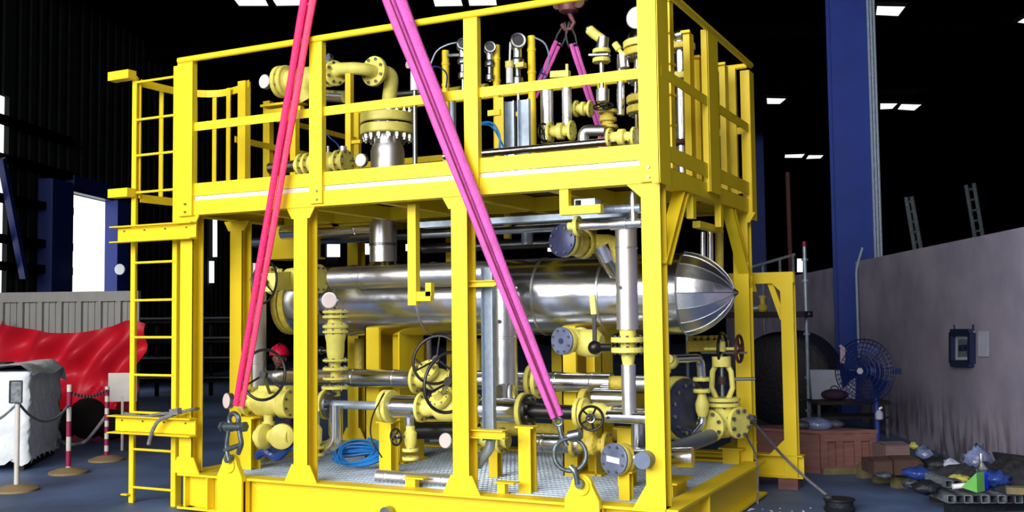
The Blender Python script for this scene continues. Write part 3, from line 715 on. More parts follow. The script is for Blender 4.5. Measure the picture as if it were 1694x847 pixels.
# left valve group
c = V((xB(448), YB, zB+.0))
T = Thing('gate_valve', 'bulky pale yellow valve low at the left, behind the lower left handwheel', 'valve'); q = T.part('body', 'valve'); R = .12
q.lathe((xB(405), YB, zB), XA, [(0, .06), (0, .11), (.05, .12), (.06, .09), (.12, .08), (.16, .115), (.30, .125), (.34, .1), (.40, .1), (.42, .125), (.50, .125), (.51, .08)], 28)
q = T.part('drain_boss', 'valve'); q.lathe((xB(448), YB-.03, zB-.1), -ZA, [(0, .04), (.06, .04), (.06, .055), (.09, .055), (.09, .03), (.14, .03)], 16)
q = T.part('top_pad', 'valve'); q.box(xB(435), xB(480), YB-.06, YB+.06, zB+.09, zB+.14)
for px in (415, 470, 482): fl(T, (xB(px), YB, zB), XA, .128, .024, 'valve', 8)
T.done()
T = Thing('valve_operator', 'thin black handwheel in front of the bulky valve, lower of the two at the left', 'handwheel')
w = P(436, 620, y=.15); wheel(T, w, (.1, -.99, .1), .20, .012, ns=3, name='rim'); q = T.part('stem', 'black'); q.cyl(w, (xB(448), YB, zB+.05), .013); T.done()
T = Thing('blind_flange_pair', 'two round pale yellow blind ends side by side low at the left', 'flange')
for px, py, r_ in ((438, 722, 21), (466, 722, 21)):
    p = P(px, py, y=.42); rq = r_/SC(p); q = T.part('cap', 'valve'); ax = V((.45, -.9, 0)).normalized() if px > 450 else XA
    q.lathe(p-ax*.03, ax, [(0, rq*.7), (0, rq), (.045, rq), (.06, rq*.8), (.07, rq*.4)], 24)
q = T.part('link_pipe', 'valve'); a, b = P(425, 722, y=.45), P(480, 722, y=.45); q.cyl(a, b, .06); T.done()
# clad piece, dark-face flange, spool, flange, tee
pipe('short polished clad length on the lower line beside the second leg', [(xB(500), YB, zB), (xB(532), YB, zB)], rB*1.25, 'clad')
p = V((xB(540), YB, zB))
T = Thing('flange_joint', 'yellow flange with dark gasket face and studs, left end of the grey-blue spool', 'flange')
fl(T, p, XA, rr(50, p), .03, 'valve', 0); fl(T, p+XA*.045, XA, rr(46, p), .025, 'steel', 8, br=.013, hub=.3); T.done()
pipe('thin grey-blue painted spool between two flanges on the lower line', [p+XA*.05, V((xB(640), YB, zB))], rr(14, p), 'galv')
p = V((xB(638), YB, zB))
T = Thing('flange_joint', 'round pale yellow flange at the right end of the grey-blue spool', 'flange')
fl(T, p, XA, rr(54, p), .035, 'valve', 8); fl(T, p+XA*.045, XA, rr(54, p), .035, 'valve', 0); T.done()
T = Thing('pipe_tee', 'polished clad tee with a short downward branch above the tiny handwheel', 'pipe')
q = T.part('cladding', 'clad'); q.cyl((xB(648), YB, zB), (xB(697), YB, zB), rr(38, p), 28); q = T.part('branch', 'clad'); q.cyl((xB(678), YB, zB-.03), (xB(678), YB, P(678, 708, y=YB).z), .045, 20); T.done()
c = V((xB(742), YB, zB)); Rv = rr(50, c)
valve('large yellow valve on the lower front line, behind the third leg', c, XA, (-.12, -.7, .6), .50, Rv, .1, 0, bulge=.85, yoke=False)
T = Thing('valve_operator', 'large black handwheel in front of the lower line, lower of the overlapping pair', 'handwheel')
w = P(743, 632, y=.2); wheel(T, w, (-.1, -.95, .25), .225, .013, ns=3, name='rim'); q = T.part('stem', 'steel'); q.cyl(w, c+V((0, -.1, .12)), .015); T.done()
T = Thing('insulated_pipe', 'polished clad length of the lower line at the foot of the big vertical drop', 'pipe')
q = T.part('cladding', 'clad'); q.cyl((xB(800), YB, zB), (xB(858), YB, zB), rr(40, c), 28); q = T.part('branch', 'clad'); q.tube(rnd([(xB(835), YB, zB), (xd, YF, zb+.12)], .05), rf*.9, 20); T.done()
p = V((xB(866), YB, zB))
T = Thing('flange_joint', 'yellow flange with black mating face and studs, left end of the black spool', 'flange')
fl(T, p, XA, rr(60, p), .035, 'valve', 0); fl(T, p+XA*.045, XA, rr(56, p), .03, 'black', 8, br=.015, hub=.3); T.done()
pipe('black painted spool pipe behind the right-hand sling', [p+XA*.05, V((xB(958), YB, zB))], rr(24, p), 'black')
p = V((xB(958), YB, zB))
T = Thing('flange_joint', 'pair of yellow flanges at the right end of the black spool', 'flange')
fl(T, p, XA, rr(50, p), .03, 'valve', 8); fl(T, p+XA*.04, XA, rr(50, p), .03, 'valve', 0); T.done()
T = Thing('globe_valve', 'small yellow valve with a ringed black handwheel facing out, right of the sling', 'valve')
q = T.part('body', 'valve'); q.lathe((xB(962), YB, zB), XA, [(0, .08), (.04, .08), (.06, .06), (.1, .075), (.16, .075), (.2, .05), (.24, .055)], 24)
q = T.part('body_neck', 'valve'); q.cyl((xB(988), YB, zB+.02), (xB(1006), YB, zB), .045)
w = P(978, 692, y=.3); q = T.part('stem', 'valve'); q.cyl(w, (xB(975), YB, zB), .03)
wheel(T, w, (.3, -.95, 0), .082, .010, ns=5); q = T.part('hub_ring', 'steel'); q.torus(w-YA*.01, (.3, -.95, 0), .028, .008, 20, 6)
T.done()
T = Thing('lagged_pipe', 'polished clad pipe with a step, right of the small ringed handwheel', 'pipe')
q = T.part('cladding', 'clad'); q.cyl((xB(1004), YB, zB), (xB(1066), YB, zB), rr(20, p), 24); T.done()
a, b = hp(984, 1040, 1010, 660, .85); pipe('fat bright clad pipe end above the small ringed handwheel', [a, b], rr(34, a), 'clad')
p = P(935+52, 660, y=.8)
T = Thing('flange_joint', 'upright oval yellow flange behind the small ringed handwheel', 'flange'); p = P(968, 668, y=.8); fl(T, p, XA, rr(50, p), .05, 'cast', 8); T.done()

# --- right vertical run at x~1037
YR = .42; xr = P(1037, 470, y=YR).x; rt = rr(36, P(1037, 460, y=YR))
def zR(py): return P(1037, py, y=YR).z
T = Thing('insulated_pipe', 'bright upright clad pipe left of the corner leg, dropping in front of the vessel', 'pipe')
q = T.part('cladding', 'cladsoft'); q.cyl((xr, YR, zR(545)), (xr, YR, zR(378)), rt, 32)
s = T.part('seam_band', 'cladrough'); s.lathe((xr, YR, zR(412)), ZA, [(0, rt), (.003, rt+.004), (.012, rt+.004), (.015, rt)], 32)
s = T.part('end_cap', 'cladrough'); s.lathe((xr, YR, zR(380)), ZA, [(0, rt), (.004, rt+.003), (.01, rt+.003), (.014, rt*.8), (.016, rt*.5)], 32)
q = T.part('vent_plug', 'black'); q.lathe((xr-.02, YR-rt, zR(476)), -YA, [(0, .012), (.008, .012)], 12)
T.done()
T = Thing('flange_joint', 'yellow double flange at the bottom of the bright upright pipe', 'flange')
q = T.part('neck', 'valve'); q.lathe((xr, YR, zR(605)), ZA, [(0, rt*.5), (.05, rt*.62), (.3, rt*.8)], 24)
for py in (562, 579): fl(T, (xr, YR, zR(py)), ZA, rr(56, P(1037, 570, y=YR)), .036, 'valve', 10)
T.done()
T = Thing('insulated_pipe', 'slimmer upright clad pipe under the yellow double flange', 'pipe'); q = T.part('cladding', 'cladsoft')
q.cyl((xr, YR, zR(686)), (xr, YR, zR(603)), rr(24, P(1037, 640, y=YR)), 28); s = T.part('seam_band', 'cladrough'); s.cyl((xr, YR, zR(650)), (xr, YR, zR(652)), rr(25, P(1037, 640, y=YR)), 28)
q = T.part('foot_tee', 'clad'); q.cyl((xr-.16, YR, zR(690)), (xr+.16, YR, zR(690)), .045, 24); T.done()
# top horizontal to it
a, b = hp(962, 1062, 1010, 371, .35)
T = Thing('insulated_pipe', 'silver pipe rising slightly to the right over the dark round cover plate', 'pipe'); q = T.part('cladding', 'cladrough'); q.cyl(a, b, .033, 20)
q = T.part('collar', 'cladrough'); q.cyl(a+XA*.22, a+XA*.34, .042, 20); q = T.part('support_post', 'cladrough'); q.cyl((b.x-.06, .35, b.z), (b.x-.06, .35, H), .03); T.done()
T = Thing('flange_joint', 'small yellow flange at the left end of the silver pipe', 'flange'); fl(T, a-XA*.03, XA, rr(34, a), .03, 'valve', 6); q = T.part('neck', 'valve'); q.cyl(a-XA*.1, a, .03); T.done()
def plate_valve(label, px, py, rpx, Y, ax, m, bodym, blen, nb=8, lab2=None):
    c = P(px, py, y=Y); R = rpx/SC(c); T = Thing('flanged_branch', label, 'flange'); ax = V(ax).normalized()
    fl(T, c, ax, R, .02, m, nb, hub=.01, name='cover_plate', br=R*.09, lab=lab2); fl(T, c-ax*.032, ax, R*1.0, .035, 'valve', 0)
    q = T.part('body', bodym); q.lathe(c-ax*.045, -ax, [(0, R*.55), (blen*.2, R*.55), (blen*.35, R*.85), (blen*.75, R*.85), (blen*.85, R*.6), (blen, R*.6)], 24)
    fl(T, c-ax*(.045+blen), ax, R*.95, .04, bodym, 8)
    return T, c, R, ax
T, c, R, ax = plate_valve('blue-grey round cover plate on a yellow branch, under the silver pipe', 930, 398, 27, .45, (-.25, -.95, .05), 'darkface', 'cast', .2); 
q = T.part('elbow', 'cast'); e = c-ax*.26; q.tube(rnd([e, e+V((.2, .1, 0)), e+V((.25, .12, -.12))], .08), R*.6, 20); T.done()
e = P(1003, 425, y=.75); T = Thing('pipe_elbow', 'short polished elbow sinking into the vessel top right of the dark cover plate', 'pipe'); q = T.part('cladding', 'clad'); q.tube([e+V((-.03, -.02, .08)), e, e+V((.0, .2, -.1))], .065, 20); T.done()
T, c, R, ax = plate_valve('blue-grey round cover plate with a spiral mark, under the vessel right of centre', 930, 564, 23, .45, (-.3, -.94, 0), 'blueface', 'valve', .16)
q = T.part('side_drum', 'valve'); q.lathe(c-ax*.16+V((.02, 0, -.02)), XA, [(0, .09), (.05, .1), (.14, .1), (.18, .06)], 24)
q = T.part('centre_boss', 'darkface'); q.lathe(c+ax*.008, ax, [(0, .02), (.012, .02)], 12); T.done()
T = Thing('lever', 'black lever with a yellow tip standing up beside the spiral-marked plate', 'lever'); a, b, c_ = P(984, 575, y=.4), P(983, 520, y=.4), P(980, 488, y=.4)
q = T.part('arm', 'black'); q.bar(a, b, .028, .016, up=(0, 1, 0)); q = T.part('grip', 'valve'); q.bar(b, c_, .04, .025, up=(0, 1, 0)); q = T.part('pivot', 'black'); q.ball(a, .05); q.cyl(a, a+V((.1, .05, .0)), .03); T.done()
T, c, R, ax = plate_valve('low blue-grey round blind plate bearing a pale label, near the corner leg', 1016, 760, 27, .25, (-.28, -.95, .08), 'blueface', 'cast', .06)
q = T.part('label_plate', 'white'); _, u, v = basis(ax); q.prism([c+ax*.013+u*(x*R)+v*(z_*R) for x, z_ in ((-.5, -.1), (.5, -.2), (.5, .15), (-.5, .25))], ax*.002)
q = T.part('tail_pipe', 'clad'); q.cyl(c-ax*.12, (c.x+.5, .42, c.z+.02), R*.65, 24); T.done()
a = P(1060, 735, y=.6); pipe('short upright polished pipe beside the corner leg, low down', [P(1055, 700, y=.6), P(1055, 750, y=.6)], .045, 'clad')

# --- small drains under the lower line
T = Thing('drain_valve', 'small yellow drain valve standing on a flange left of the blue hose coil', 'valve')
c = P(522, 712, y=.4); q = T.part('body', 'valve'); q.lathe(V((c.x, .4, P(522, 760, y=.4).z)), ZA, [(0, .03), (.1, .03), (.14, .05), (.24, .055), (.28, .03), (.34, .03)], 16)
for py in (740, 752): fl(T, (c.x, .4, P(522, py, y=.4).z), ZA, .07, .02, 'valve', 6)
q = T.part('top_pipe', 'clad'); q.cyl((c.x, .4, P(522, 700, y=.4).z), (c.x, .4, P(522, 680, y=.4).z), .035)
T.done()
p = P(556, 700, y=.5); pipe('polished clad down-leg and elbow behind the small drain valve', [(p.x, .5, zB), (p.x, .5, P(556, 735, y=.5).z), (p.x-.15, .5, P(556, 742, y=.5).z)], .055, 'clad', rad=.1)
T = Thing('drain_valve', 'small yellow drain valve with stacked flanges beside the tiny black handwheel', 'valve')
c = P(679, 722, y=.45); q = T.part('body', 'valve'); q.lathe((c.x, .45, P(679, 742, y=.45).z), ZA, [(0, .03), (.03, .045), (.06, .05), (.12, .05), (.14, .035), (.17, .035)], 16)
for py in (744, 758): fl(T, (c.x, .45, P(679, py, y=.45).z), ZA, .065, .024, 'valve', 6)
w = P(655, 723, y=.35); wheel(T, w, (-.3, -.95, 0), .062, .009, ns=5); q = T.part('hub', 'steel'); q.torus(w, (-.3, -.95, 0), .02, .006, 16, 6); q = T.part('stem', 'steel'); q.cyl(w, c, .012)
T.done()
gauge('pinkish round gauge low on the line just left of the third leg', P(737, 729, y=.4), (-.1, -1, .05), rr(26, P(737, 729, y=.4)), P(712, 729, y=.45), 'dialpink')
gauge('pinkish round gauge behind the left sling shackle', P(376, 663, y=.12), (-.35, -.93, .05), rr(27, P(376, 663, y=.12)), P(400, 665, y=.35), 'dialpink')
pipe('dark pipe running low behind the tiny handwheel', [P(690, 712, y=.85), P(790, 712, y=.85)], .07, 'black')
a, b = P(640, 775, y=.3), P(752, 775, y=.3)
pipe('dented silver duct lying on the grating right of the blue hose coil', [V((a.x-.08, .3, .03)), V((b.x, .3, .03))], .05, 'cladsoft', bands=4, name='flexible_duct', cat='duct')
# right low valve cluster under sling
T = Thing('gate_valve', 'small yellow valve behind the right sling shackle, its flanges end on', 'valve')
c = P(975, 735, y=.75)
q = T.part('body', 'cast'); q.lathe(c-XA*.12, XA, [(0, .06), (.05, .06), (.08, .045), (.12, .08), (.17, .08), (.2, .05), (.26, .06)], 20)
for dx in (-.12, .14): fl(T, c+XA*dx, XA, .1, .03, 'cast', 8)
q = T.part('bonnet', 'cast'); q.cyl(c, c+ZA*.2, .045); T.done()
a, b = hp(880, 960, 915, 733, .75); pipe('polished clad pipe low behind the right sling, left of the shackle', [a, b], .07, 'clad', bands=2)
a, b = hp(700, 1060, 900, 712, 1.6); pipe('dull yellow pipe along the far side at shin height', [a, b], .06, 'cast')
T = Thing('flange_joint', 'small yellow flange pair low between the third leg and the next support', 'flange'); p = P(818, 728, y=.8)
for dx in (-.12, 0.06): fl(T, p+XA*dx, XA, .1, .03, 'valve', 8)
q = T.part('neck', 'valve'); q.cyl(p-XA*.12, p+XA*.12, .06); T.done()
# grey vertical cable tray in front of the drop pipe
T = Thing('cable_tray', 'tall grey upright cable tray bending away at the foot, beside the third leg', 'tray')
q = T.part('tray_back', 'galv'); a, b = P(809, 442, y=.22), P(809, 728, y=.22); q.bar((a.x, .22, b.z), (a.x, .22, a.z), .085, .01, up=(0, 1, 0))
for s in (-1, 1): q = T.part('tray_side', 'galv'); q.bar((a.x+s*.042, .2, b.z), (a.x+s*.042, .2, a.z), .006, .05, up=(0, 1, 0))
q = T.part('tray_foot', 'galv'); c_ = P(790, 770, y=.22); q.tube(rnd([(a.x, .22, b.z), (a.x-.01, .22, P(808, 742, y=.22).z), (c_.x, .22, c_.z)], .06), .035, 12)
T.done()

# --- blue hose coil on the grating
T = Thing('hose_coil', 'bright blue air hose coiled loosely on the grating beside the second leg', 'hose'); q = T.part('hose', 'bluehose')
c = P(580, 770, z=.02); pts = []
for k in range(240):
    a = k/240*2*PI*11.3; r_ = .175+.03*math.sin(k*.17)+.02*math.sin(k*.61); pts.append((c.x+math.cos(a)*r_*1.15, max(.16, c.y+.12+math.sin(a)*r_*.7), .02+.085*(1+math.sin(a))*(.35+.65*k/240)+.03*(k/240)+.012*math.sin(a*1.7+k*.1)))
q.tube(pts, .0095, 6); T.done()
T = Thing('hose', 'dark blue cable lying bunched low behind the blind ends at the left', 'hose'); q = T.part('hose', 'plastic_blue'); a, b = P(425, 755, y=.5), P(490, 745, y=.5)
q.tube([a+(b-a)*t+ZA*(.03*math.sin(t*9)) for t in [i/16 for i in range(17)]], .035, 8); T.done()
T = Thing('cable', 'black cable looping from the yellow flange down to the grating', 'cable'); q = T.part('cable', 'black')
q.tube(rnd([P(636, 650, y=.4), P(614, 690, y=.38), P(612, 725, y=.36), P(632, 757, y=.34)], .1), .006, 6); T.done()

# --- right end group
T = Thing('blind_flange', 'big dark blue-grey blind cover with a thick yellow rim at the right end', 'flange')
c = P(1135, 676, x=-.34); ax = V((.93, -.37, 0)); R = rr(106, c)
fl(T, c-ax*.075, ax, R, .12, 'valve', 0, hub=.5); fl(T, c+ax*.005, ax, R*.94, .035, 'darkface', 12, br=.017, hub=.01, name='cover_plate')
q = T.part('barrel', 'clad'); q.cyl(c-ax*.1, c-ax*.4, R*.7, 32); T.done()
T = Thing('gate_valve', 'large yellow angle valve with bolted bonnet and yoke at the right end of the base', 'valve')
c = P(1196, 698, x=-.1); b = T.part('body', 'valve'); b.ball(c, .13, 1, 1, 1)
for dx, ax_ in ((V((-.06, -.14, -.02)), V((-.3, -.95, 0))), (V((.13, -.02, -.0)), V((.9, -.4, 0)))):
    fl(T, c+dx, ax_, .125, .035, 'valve', 8, br=.016)
b.cyl(c, c+ZA*.14, .1); fl(T, c+ZA*.14, ZA, .14, .03, 'valve', 8); fl(T, c+ZA*.18, ZA, .14, .03, 'valve', 0)
y = T.part('yoke', 'valve')
for s in (-1, 1): y.tube([c+V((s*.05, 0, .19)), c+V((s*.085, 0, .27)), c+V((s*.075, 0, .40)), c+V((s*.04, 0, .46))], .022, 10)
y.cyl(c+ZA*.44, c+ZA*.52, .075); q = T.part('stem', 'steel'); q.cyl(c+ZA*.2, c+ZA*.66, .016); q = T.part('gland', 'rust'); q.cyl(c+ZA*.3, c+ZA*.36, .03)
q = T.part('nut_sleeve', 'valve'); q.cyl(c+ZA*.56, c+ZA*.64, .035); q = T.part('crossbar', 'black'); q.bar(c+V((-.16, -.02, .55)), c+V((.2, .02, .55)), .03, .015)
q = T.part('handle_bar', 'cladrough'); q.cyl(c+V((.06, 0, .34)), c+V((.24, .1, .34)), .014)
T.done()
# diagonal grey pipe from the valve down to the front
a, b = P(1062, 762, x=-.12), P(1176, 722, x=-.12)
T = Thing('drain_pipe', 'dark grey-blue pipe slanting from the large angle valve toward the corner leg', 'pipe'); q = T.part('cladding', 'bluegrey'); q.cyl(b, a, .055, 24)
for t in (.25, .62): s = T.part('seam_band', 'cladrough'); p_ = a+(b-a)*t; s.cyl(p_, p_+(b-a).normalized()*.012, .053, 24)
s = T.part('end_ring', 'bluegrey'); s.cyl(a+(b-a)*.17, a+(b-a)*.22, .062, 24); T.done()
T = Thing('globe_valve', 'yellow flanged fitting with a silver elbow in front of the big dark cover', 'valve')
c = P(1161, 640, x=-.2)
for dz in (.06, -.03): fl(T, c+ZA*dz, ZA, .068, .028, 'valve', 6)
q = T.part('elbow', 'clad'); q.tube(rnd([P(1115, 594, x=-.3), P(1158, 594, x=-.2)+ZA*.01, c+ZA*.07], .07), .034, 16)
q = T.part('body', 'valve'); q.lathe(c-ZA*.05, -ZA, [(0, .03), (.04, .04), (.08, .055), (.14, .05), (.18, .035)], 16); q = T.part('tail', 'clad'); q.tube(rnd([c-ZA*.2, c-ZA*.28, c+V((-.05, -.08, -.36))], .06), .026, 12); T.done()
T = Thing('pipe_union', 'pale yellow knuckle fittings just right of the corner leg, waist high', 'fitting')
q = T.part('body', 'valve'); c = P(1110, 600, x=-.25); q.ball(c, .05); q.cyl(c-YA*.06+ZA*.03, c+YA*.08, .035); q = T.part('knob', 'steel'); q.ball(c+V((-.04, -.04, .03)), .028); q = T.part('lower_knob', 'valve'); q.ball(c+V((-.03, -.02, -.06)), .035); T.done()
T = Thing('manifold', 'cluttered golden yellow manifold tucked under the domed vessel end', 'manifold'); c = P(1168, 572, x=-.3)
q = T.part('block', 'cast'); q.bar(c-V((.12, .1, 0)), c+V((.14, .12, 0)), .09, .09)
for k in range(6): s = T.part('fitting', 'cast', q); p_ = c+V((-.1+.045*k, -.08+.035*k, .05)); s.lathe(p_-ZA*.02, ZA, [(0, .02), (.03, .02), (.03, .028), (.055, .028)], 6)
T.done()
for (px, py, R_, lab, xx) in ((1195, 577, .125, 'dark handwheel seen almost edge on, left of the far right leg', -.1), (1223, 577, .105, 'smaller dark handwheel overlapping the far right leg', .03)):
    T = Thing('valve_operator', lab, 'handwheel'); c = P(px, py, x=xx); wheel(T, c, (.97, -.02, 0), R_, .013, 'rust' if R_ < .11 else 'black', 4, name='rim'); q = T.part('stem', 'valve'); q.cyl(c, c+V((-.14, -.04, 0)), .013); q = T.part('hub', 'valve'); q.cyl(c-V((.04, .013, 0)), c-V((.01, .003, 0)), .026); T.done()
# rear legs' neighbours: far side pipes and posts glimpsed through the frame
for i, (px, py0, py1, Y, r_, mm, lab) in enumerate(((595, 560, 640, 1.9, .05, 'cast', 'golden upright pipe glimpsed left of the first vessel saddle'), (552, 560, 720, 2.1, .05, 'cast', 'golden upright pipe glimpsed behind the upright yellow valve'),
        (790, 560, 640, 2.0, .04, 'cast', 'dull golden upright pipe glimpsed right of the third leg'), (840, 345, 395, 1.5, .035, 'cast', 'short golden stub pipe hanging under the deck middle'),
        (872, 380, 405, 1.5, .05, 'galv', 'short grey stub on the vessel top behind the sling'), (1080+95, 382, 470, 2.0, .025, 'clad', 'first thin silver riser behind the vessel dome'), (1190, 380, 470, 2.1, .035, 'cast', 'thin golden riser behind the vessel dome'),
        (705, 560, 600, 1.9, .05, 'clad', 'silver upright pipe glimpsed behind the overlapping handwheels'), (1163, 384, 440, 1.9, .02, 'clad', 'second thinner silver riser behind the vessel dome'))):
    pipe(lab, [P(px, py1, y=Y), P(px, py0, y=Y)], r_, mm)
a, b = hp(700, 1010, 860, 404, 1.9); pipe('dull grey pipe far behind the vessel top', [a, b], .045, 'steel')

# ================================================================= ON THE UPPER DECK
zd = zb1+.036
# big flanged column nozzle
YN = YV; c = P(641, 210, y=YN); Rb = rr(90, c)
T = Thing('flanged_nozzle', 'large upright nozzle with a thick yellow double flange ringed by studs, on the deck', 'nozzle')
def zN(py): return P(641, py, y=YN).z
q = T.part('cladding', 'cladsoft'); q.lathe((c.x, YN, zd), ZA, [(0, Rb*.62), (zN(250)-zd, Rb*.62), (zN(240)-zd, Rb*.55)], 36)
q = T.part('neck', 'cladrough'); q.cyl((c.x, YN, zd), (c.x, YN, zN(222)), Rb*.5, 32)
f1 = fl(T, (c.x, YN, zN(216)), ZA, Rb, .085, 'valve', 0, hub=.5); f2 = fl(T, (c.x, YN, zN(197)), ZA, Rb, .085, 'valve', 0, hub=.3)
q = T.part('gasket', 'black'); q.cyl((c.x, YN, zN(207)), (c.x, YN, zN(205)), Rb*.93, 32)
for k in range(16):
    a = 2*PI*(k+.5)/16; p_ = V((c.x+math.cos(a)*Rb*.85, YN+math.sin(a)*Rb*.85, 0)); s = T.part('stud', 'cladrough', f1)
    s.lathe((p_.x, p_.y, zN(235)), ZA, [(0, .012), (.02, .012), (.02, .024), (.055, .024), (.055, .013), (zN(183)-zN(235)-.05, .013), (zN(183)-zN(235)-.05, .024), (zN(183)-zN(235)-.02, .024), (zN(183)-zN(235)-.02, .013), (zN(180)-zN(235), .012)], 6)
T.done()
pipe('yellow painted pipe bending down into the large flanged nozzle', [P(562, 113, y=.95)-XA*.05, P(588, 113, y=.95), P(606, 115, y=1.0), P(618, 118, y=1.08)], rr(20, c), 'valve', rad=.12)
T = Thing('flange_joint', 'round yellow flange facing out at the bend above the large nozzle', 'flange'); p = P(619, 118, y=1.1); fl(T, p, (-.12, -.99, 0), rr(50, p), .04, 'valve', 8, br=.014); 
q = T.part('elbow', 'valve'); q.tube(rnd([p+V((0, .02, 0)), p+V((.09, .15, .0)), (c.x, YN, zN(192))], .16, 10), rr(24, c), 20); T.done()
YT = .95
T = Thing('flange_joint', 'yellow flange pair left of the yellow bend, right of the second rail post', 'flange'); p = P(548, 122, y=YT)
for dx in (-.03, .04): fl(T, p+XA*dx, (.95, -.3, 0), rr(42, p), .035, 'valve', 8, br=.014)
q = T.part('neck', 'valve'); q.cyl(p, P(566, 114, y=YT), .05); T.done()
gauge('grey-faced round gauge standing above the yellow flange pair', P(543, 97, y=YT), (-.45, -.88, .1), rr(19, P(543, 97, y=YT)), P(546, 112, y=YT), 'blueface')
T = Thing('control_valve', 'long yellow valve body with a left end flange, behind the left sling on the deck', 'valve')
a, b = P(462, 136, y=YT), P(540, 128, y=YT); zc = a.z; a.z = zc; 
q = T.part('body', 'valve'); Lb = (b-a).length; q.lathe(a, b-a, [(0, .09), (.05, .12), (.10, .12), (.12, .095), (Lb*.3, .09), (Lb*.4, .11), (Lb*.7, .11), (Lb*.75, .085), (Lb, .085)], 28)
fl(T, a+(b-a)*.04, b-a, .145, .04, 'valve', 8); fl(T, a+(b-a)*.16, b-a, .145, .04, 'valve', 0)
q = T.part('lower_boss', 'valve'); q.tube([a+(b-a)*.55, a+(b-a)*.55-ZA*.1+YA*-.05, a+(b-a)*.6-ZA*.17], .07, 16); T.done()
gauge('white-faced round gauge at the far left of the deck, left of the sling', P(438, 135, y=YT-.1), (-.1, -1, 0), rr(25, P(438, 135, y=YT-.1)), a)
T = Thing('valve_stand', 'yellow steel stand with a flat top carrying the long valve on the deck', 'stand'); p = P(470, 172, y=YT)
q = T.part('top_plate', 'frame'); q.box(P(440, 176, y=YT).x, P(500, 176, y=YT).x, YT-.08, YT+.08, p.z-.02, p.z); q = T.part('cross_bar', 'frame'); q.box(P(440, 180, y=YT).x, P(500, 180, y=YT).x, YT-.03, YT+.03, p.z-.09, p.z-.04)
q = T.part('post', 'frame'); q.bar((p.x+.12, YT, zd), (p.x+.12, YT, p.z), .06, .06, up=(0, 1, 0)); T.done()
pipe('short polished clad pipe stub below the yellow flange pair on the deck', [P(492, 155, y=1.0), P(570, 160, y=1.0)], rr(20, P(550, 160, y=1.15)), 'clad')
T = Thing('pipe_stand', 'slim yellow upright bar holding up the yellow pipe bend', 'stand'); q = T.part('post', 'frame'); p = P(578, 122, y=.9); q.bar((p.x, .9, zd), (p.x, .9, p.z), .055, .05, up=(0, 1, 0)); q = T.part('foot_arm', 'frame'); z_ = P(578, 236, y=.9).z; q.bar((p.x, .9, z_), (p.x+.12, .9, z_), .03, .03); T.done()
# low line on the deck: clad pipe, flanges, valve
YD = .5; zD = P(560, 268, y=YD).z; rD = .055
if zD < zd+.13: zD = zd+.13
def xD(px): return P(px, 268, y=YD).x
T = Thing('lagged_pipe', 'short polished pipe at the far left of the low deck line, behind the sling', 'pipe'); q = T.part('cladding', 'clad'); q.cyl((xD(447), YD, zD), (xD(490), YD, zD), .05, 20); T.done()
T = Thing('ball_valve', 'pale yellow flanged ball valve lying low on the deck beside the second rail post', 'valve')
q = T.part('body', 'valve'); q.lathe((xD(492), YD, zD), XA, [(0, .06), (.1, .065), (.12, .05), (.16, .09), (.34, .09), (.36, .06), (.4, .06), (.42, .07), (.46, .07)], 24)
for px in (500, 510, 560, 572): fl(T, (xD(px), YD, zD), XA, .098, .025, 'valve', 8)
q = T.part('top_stem', 'steel'); q.cyl((xD(543), YD, zD), (xD(543), YD, zD+.14), .012); q = T.part('side_cap', 'cladrough'); q.cyl((xD(570), YD-.02, zD+.08), (xD(570), YD-.02, zD+.12), .03); T.done()
gauge('white-faced round gauge low on the deck at the left of the large nozzle', P(597, 265, y=YD-.12), (-.05, -1, 0), rr(23, P(597, 265, y=YD-.12)), (xD(580), YD, zD))
T = Thing('lagged_pipe', 'polished cone-ended pipe lying low on the deck in front of the large nozzle', 'pipe'); q = T.part('cladding', 'clad'); q.lathe((xD(606), YD, zd+.05), XA, [(0, .03), (.03, .05), (.2, .045), (xD(720)-xD(606), .034)], 24)
q = T.part('end_cap', 'cast'); q.cyl((xD(720), YD, zd+.05), (xD(742), YD, zd+.05), .04); T.done()
T = Thing('relief_line', 'white capped upright cylinder with a small pink knob, left of the right sling', 'instrument'); p = P(686, 140, y=1.0)
q = T.part('cylinder', 'white'); q.cyl((p.x, 1.0, P(686, 150, y=1.0).z), (p.x, 1.0, P(686, 118, y=1.0).z), .036); q = T.part('knob', 'dialpink'); q.lathe(P(678, 107, y=1.0), (-.3, -.9, 0), [(-.02, .035), (.02, .035), (.025, .02)], 16); q = T.part('riser', 'steel'); q.cyl((p.x, 1.0, zd), (p.x, 1.0, P(686, 118, y=1.0).z), .02)
q = T.part('neck', 'cast'); q.cyl(P(678, 107, y=1.0), P(686, 120, y=1.0), .012); T.done()
pipe('dark line crossing behind the flange studs at mid-rail height', [P(655, 156, y=1.7), P(740, 150, y=1.7)], .035, 'steel')

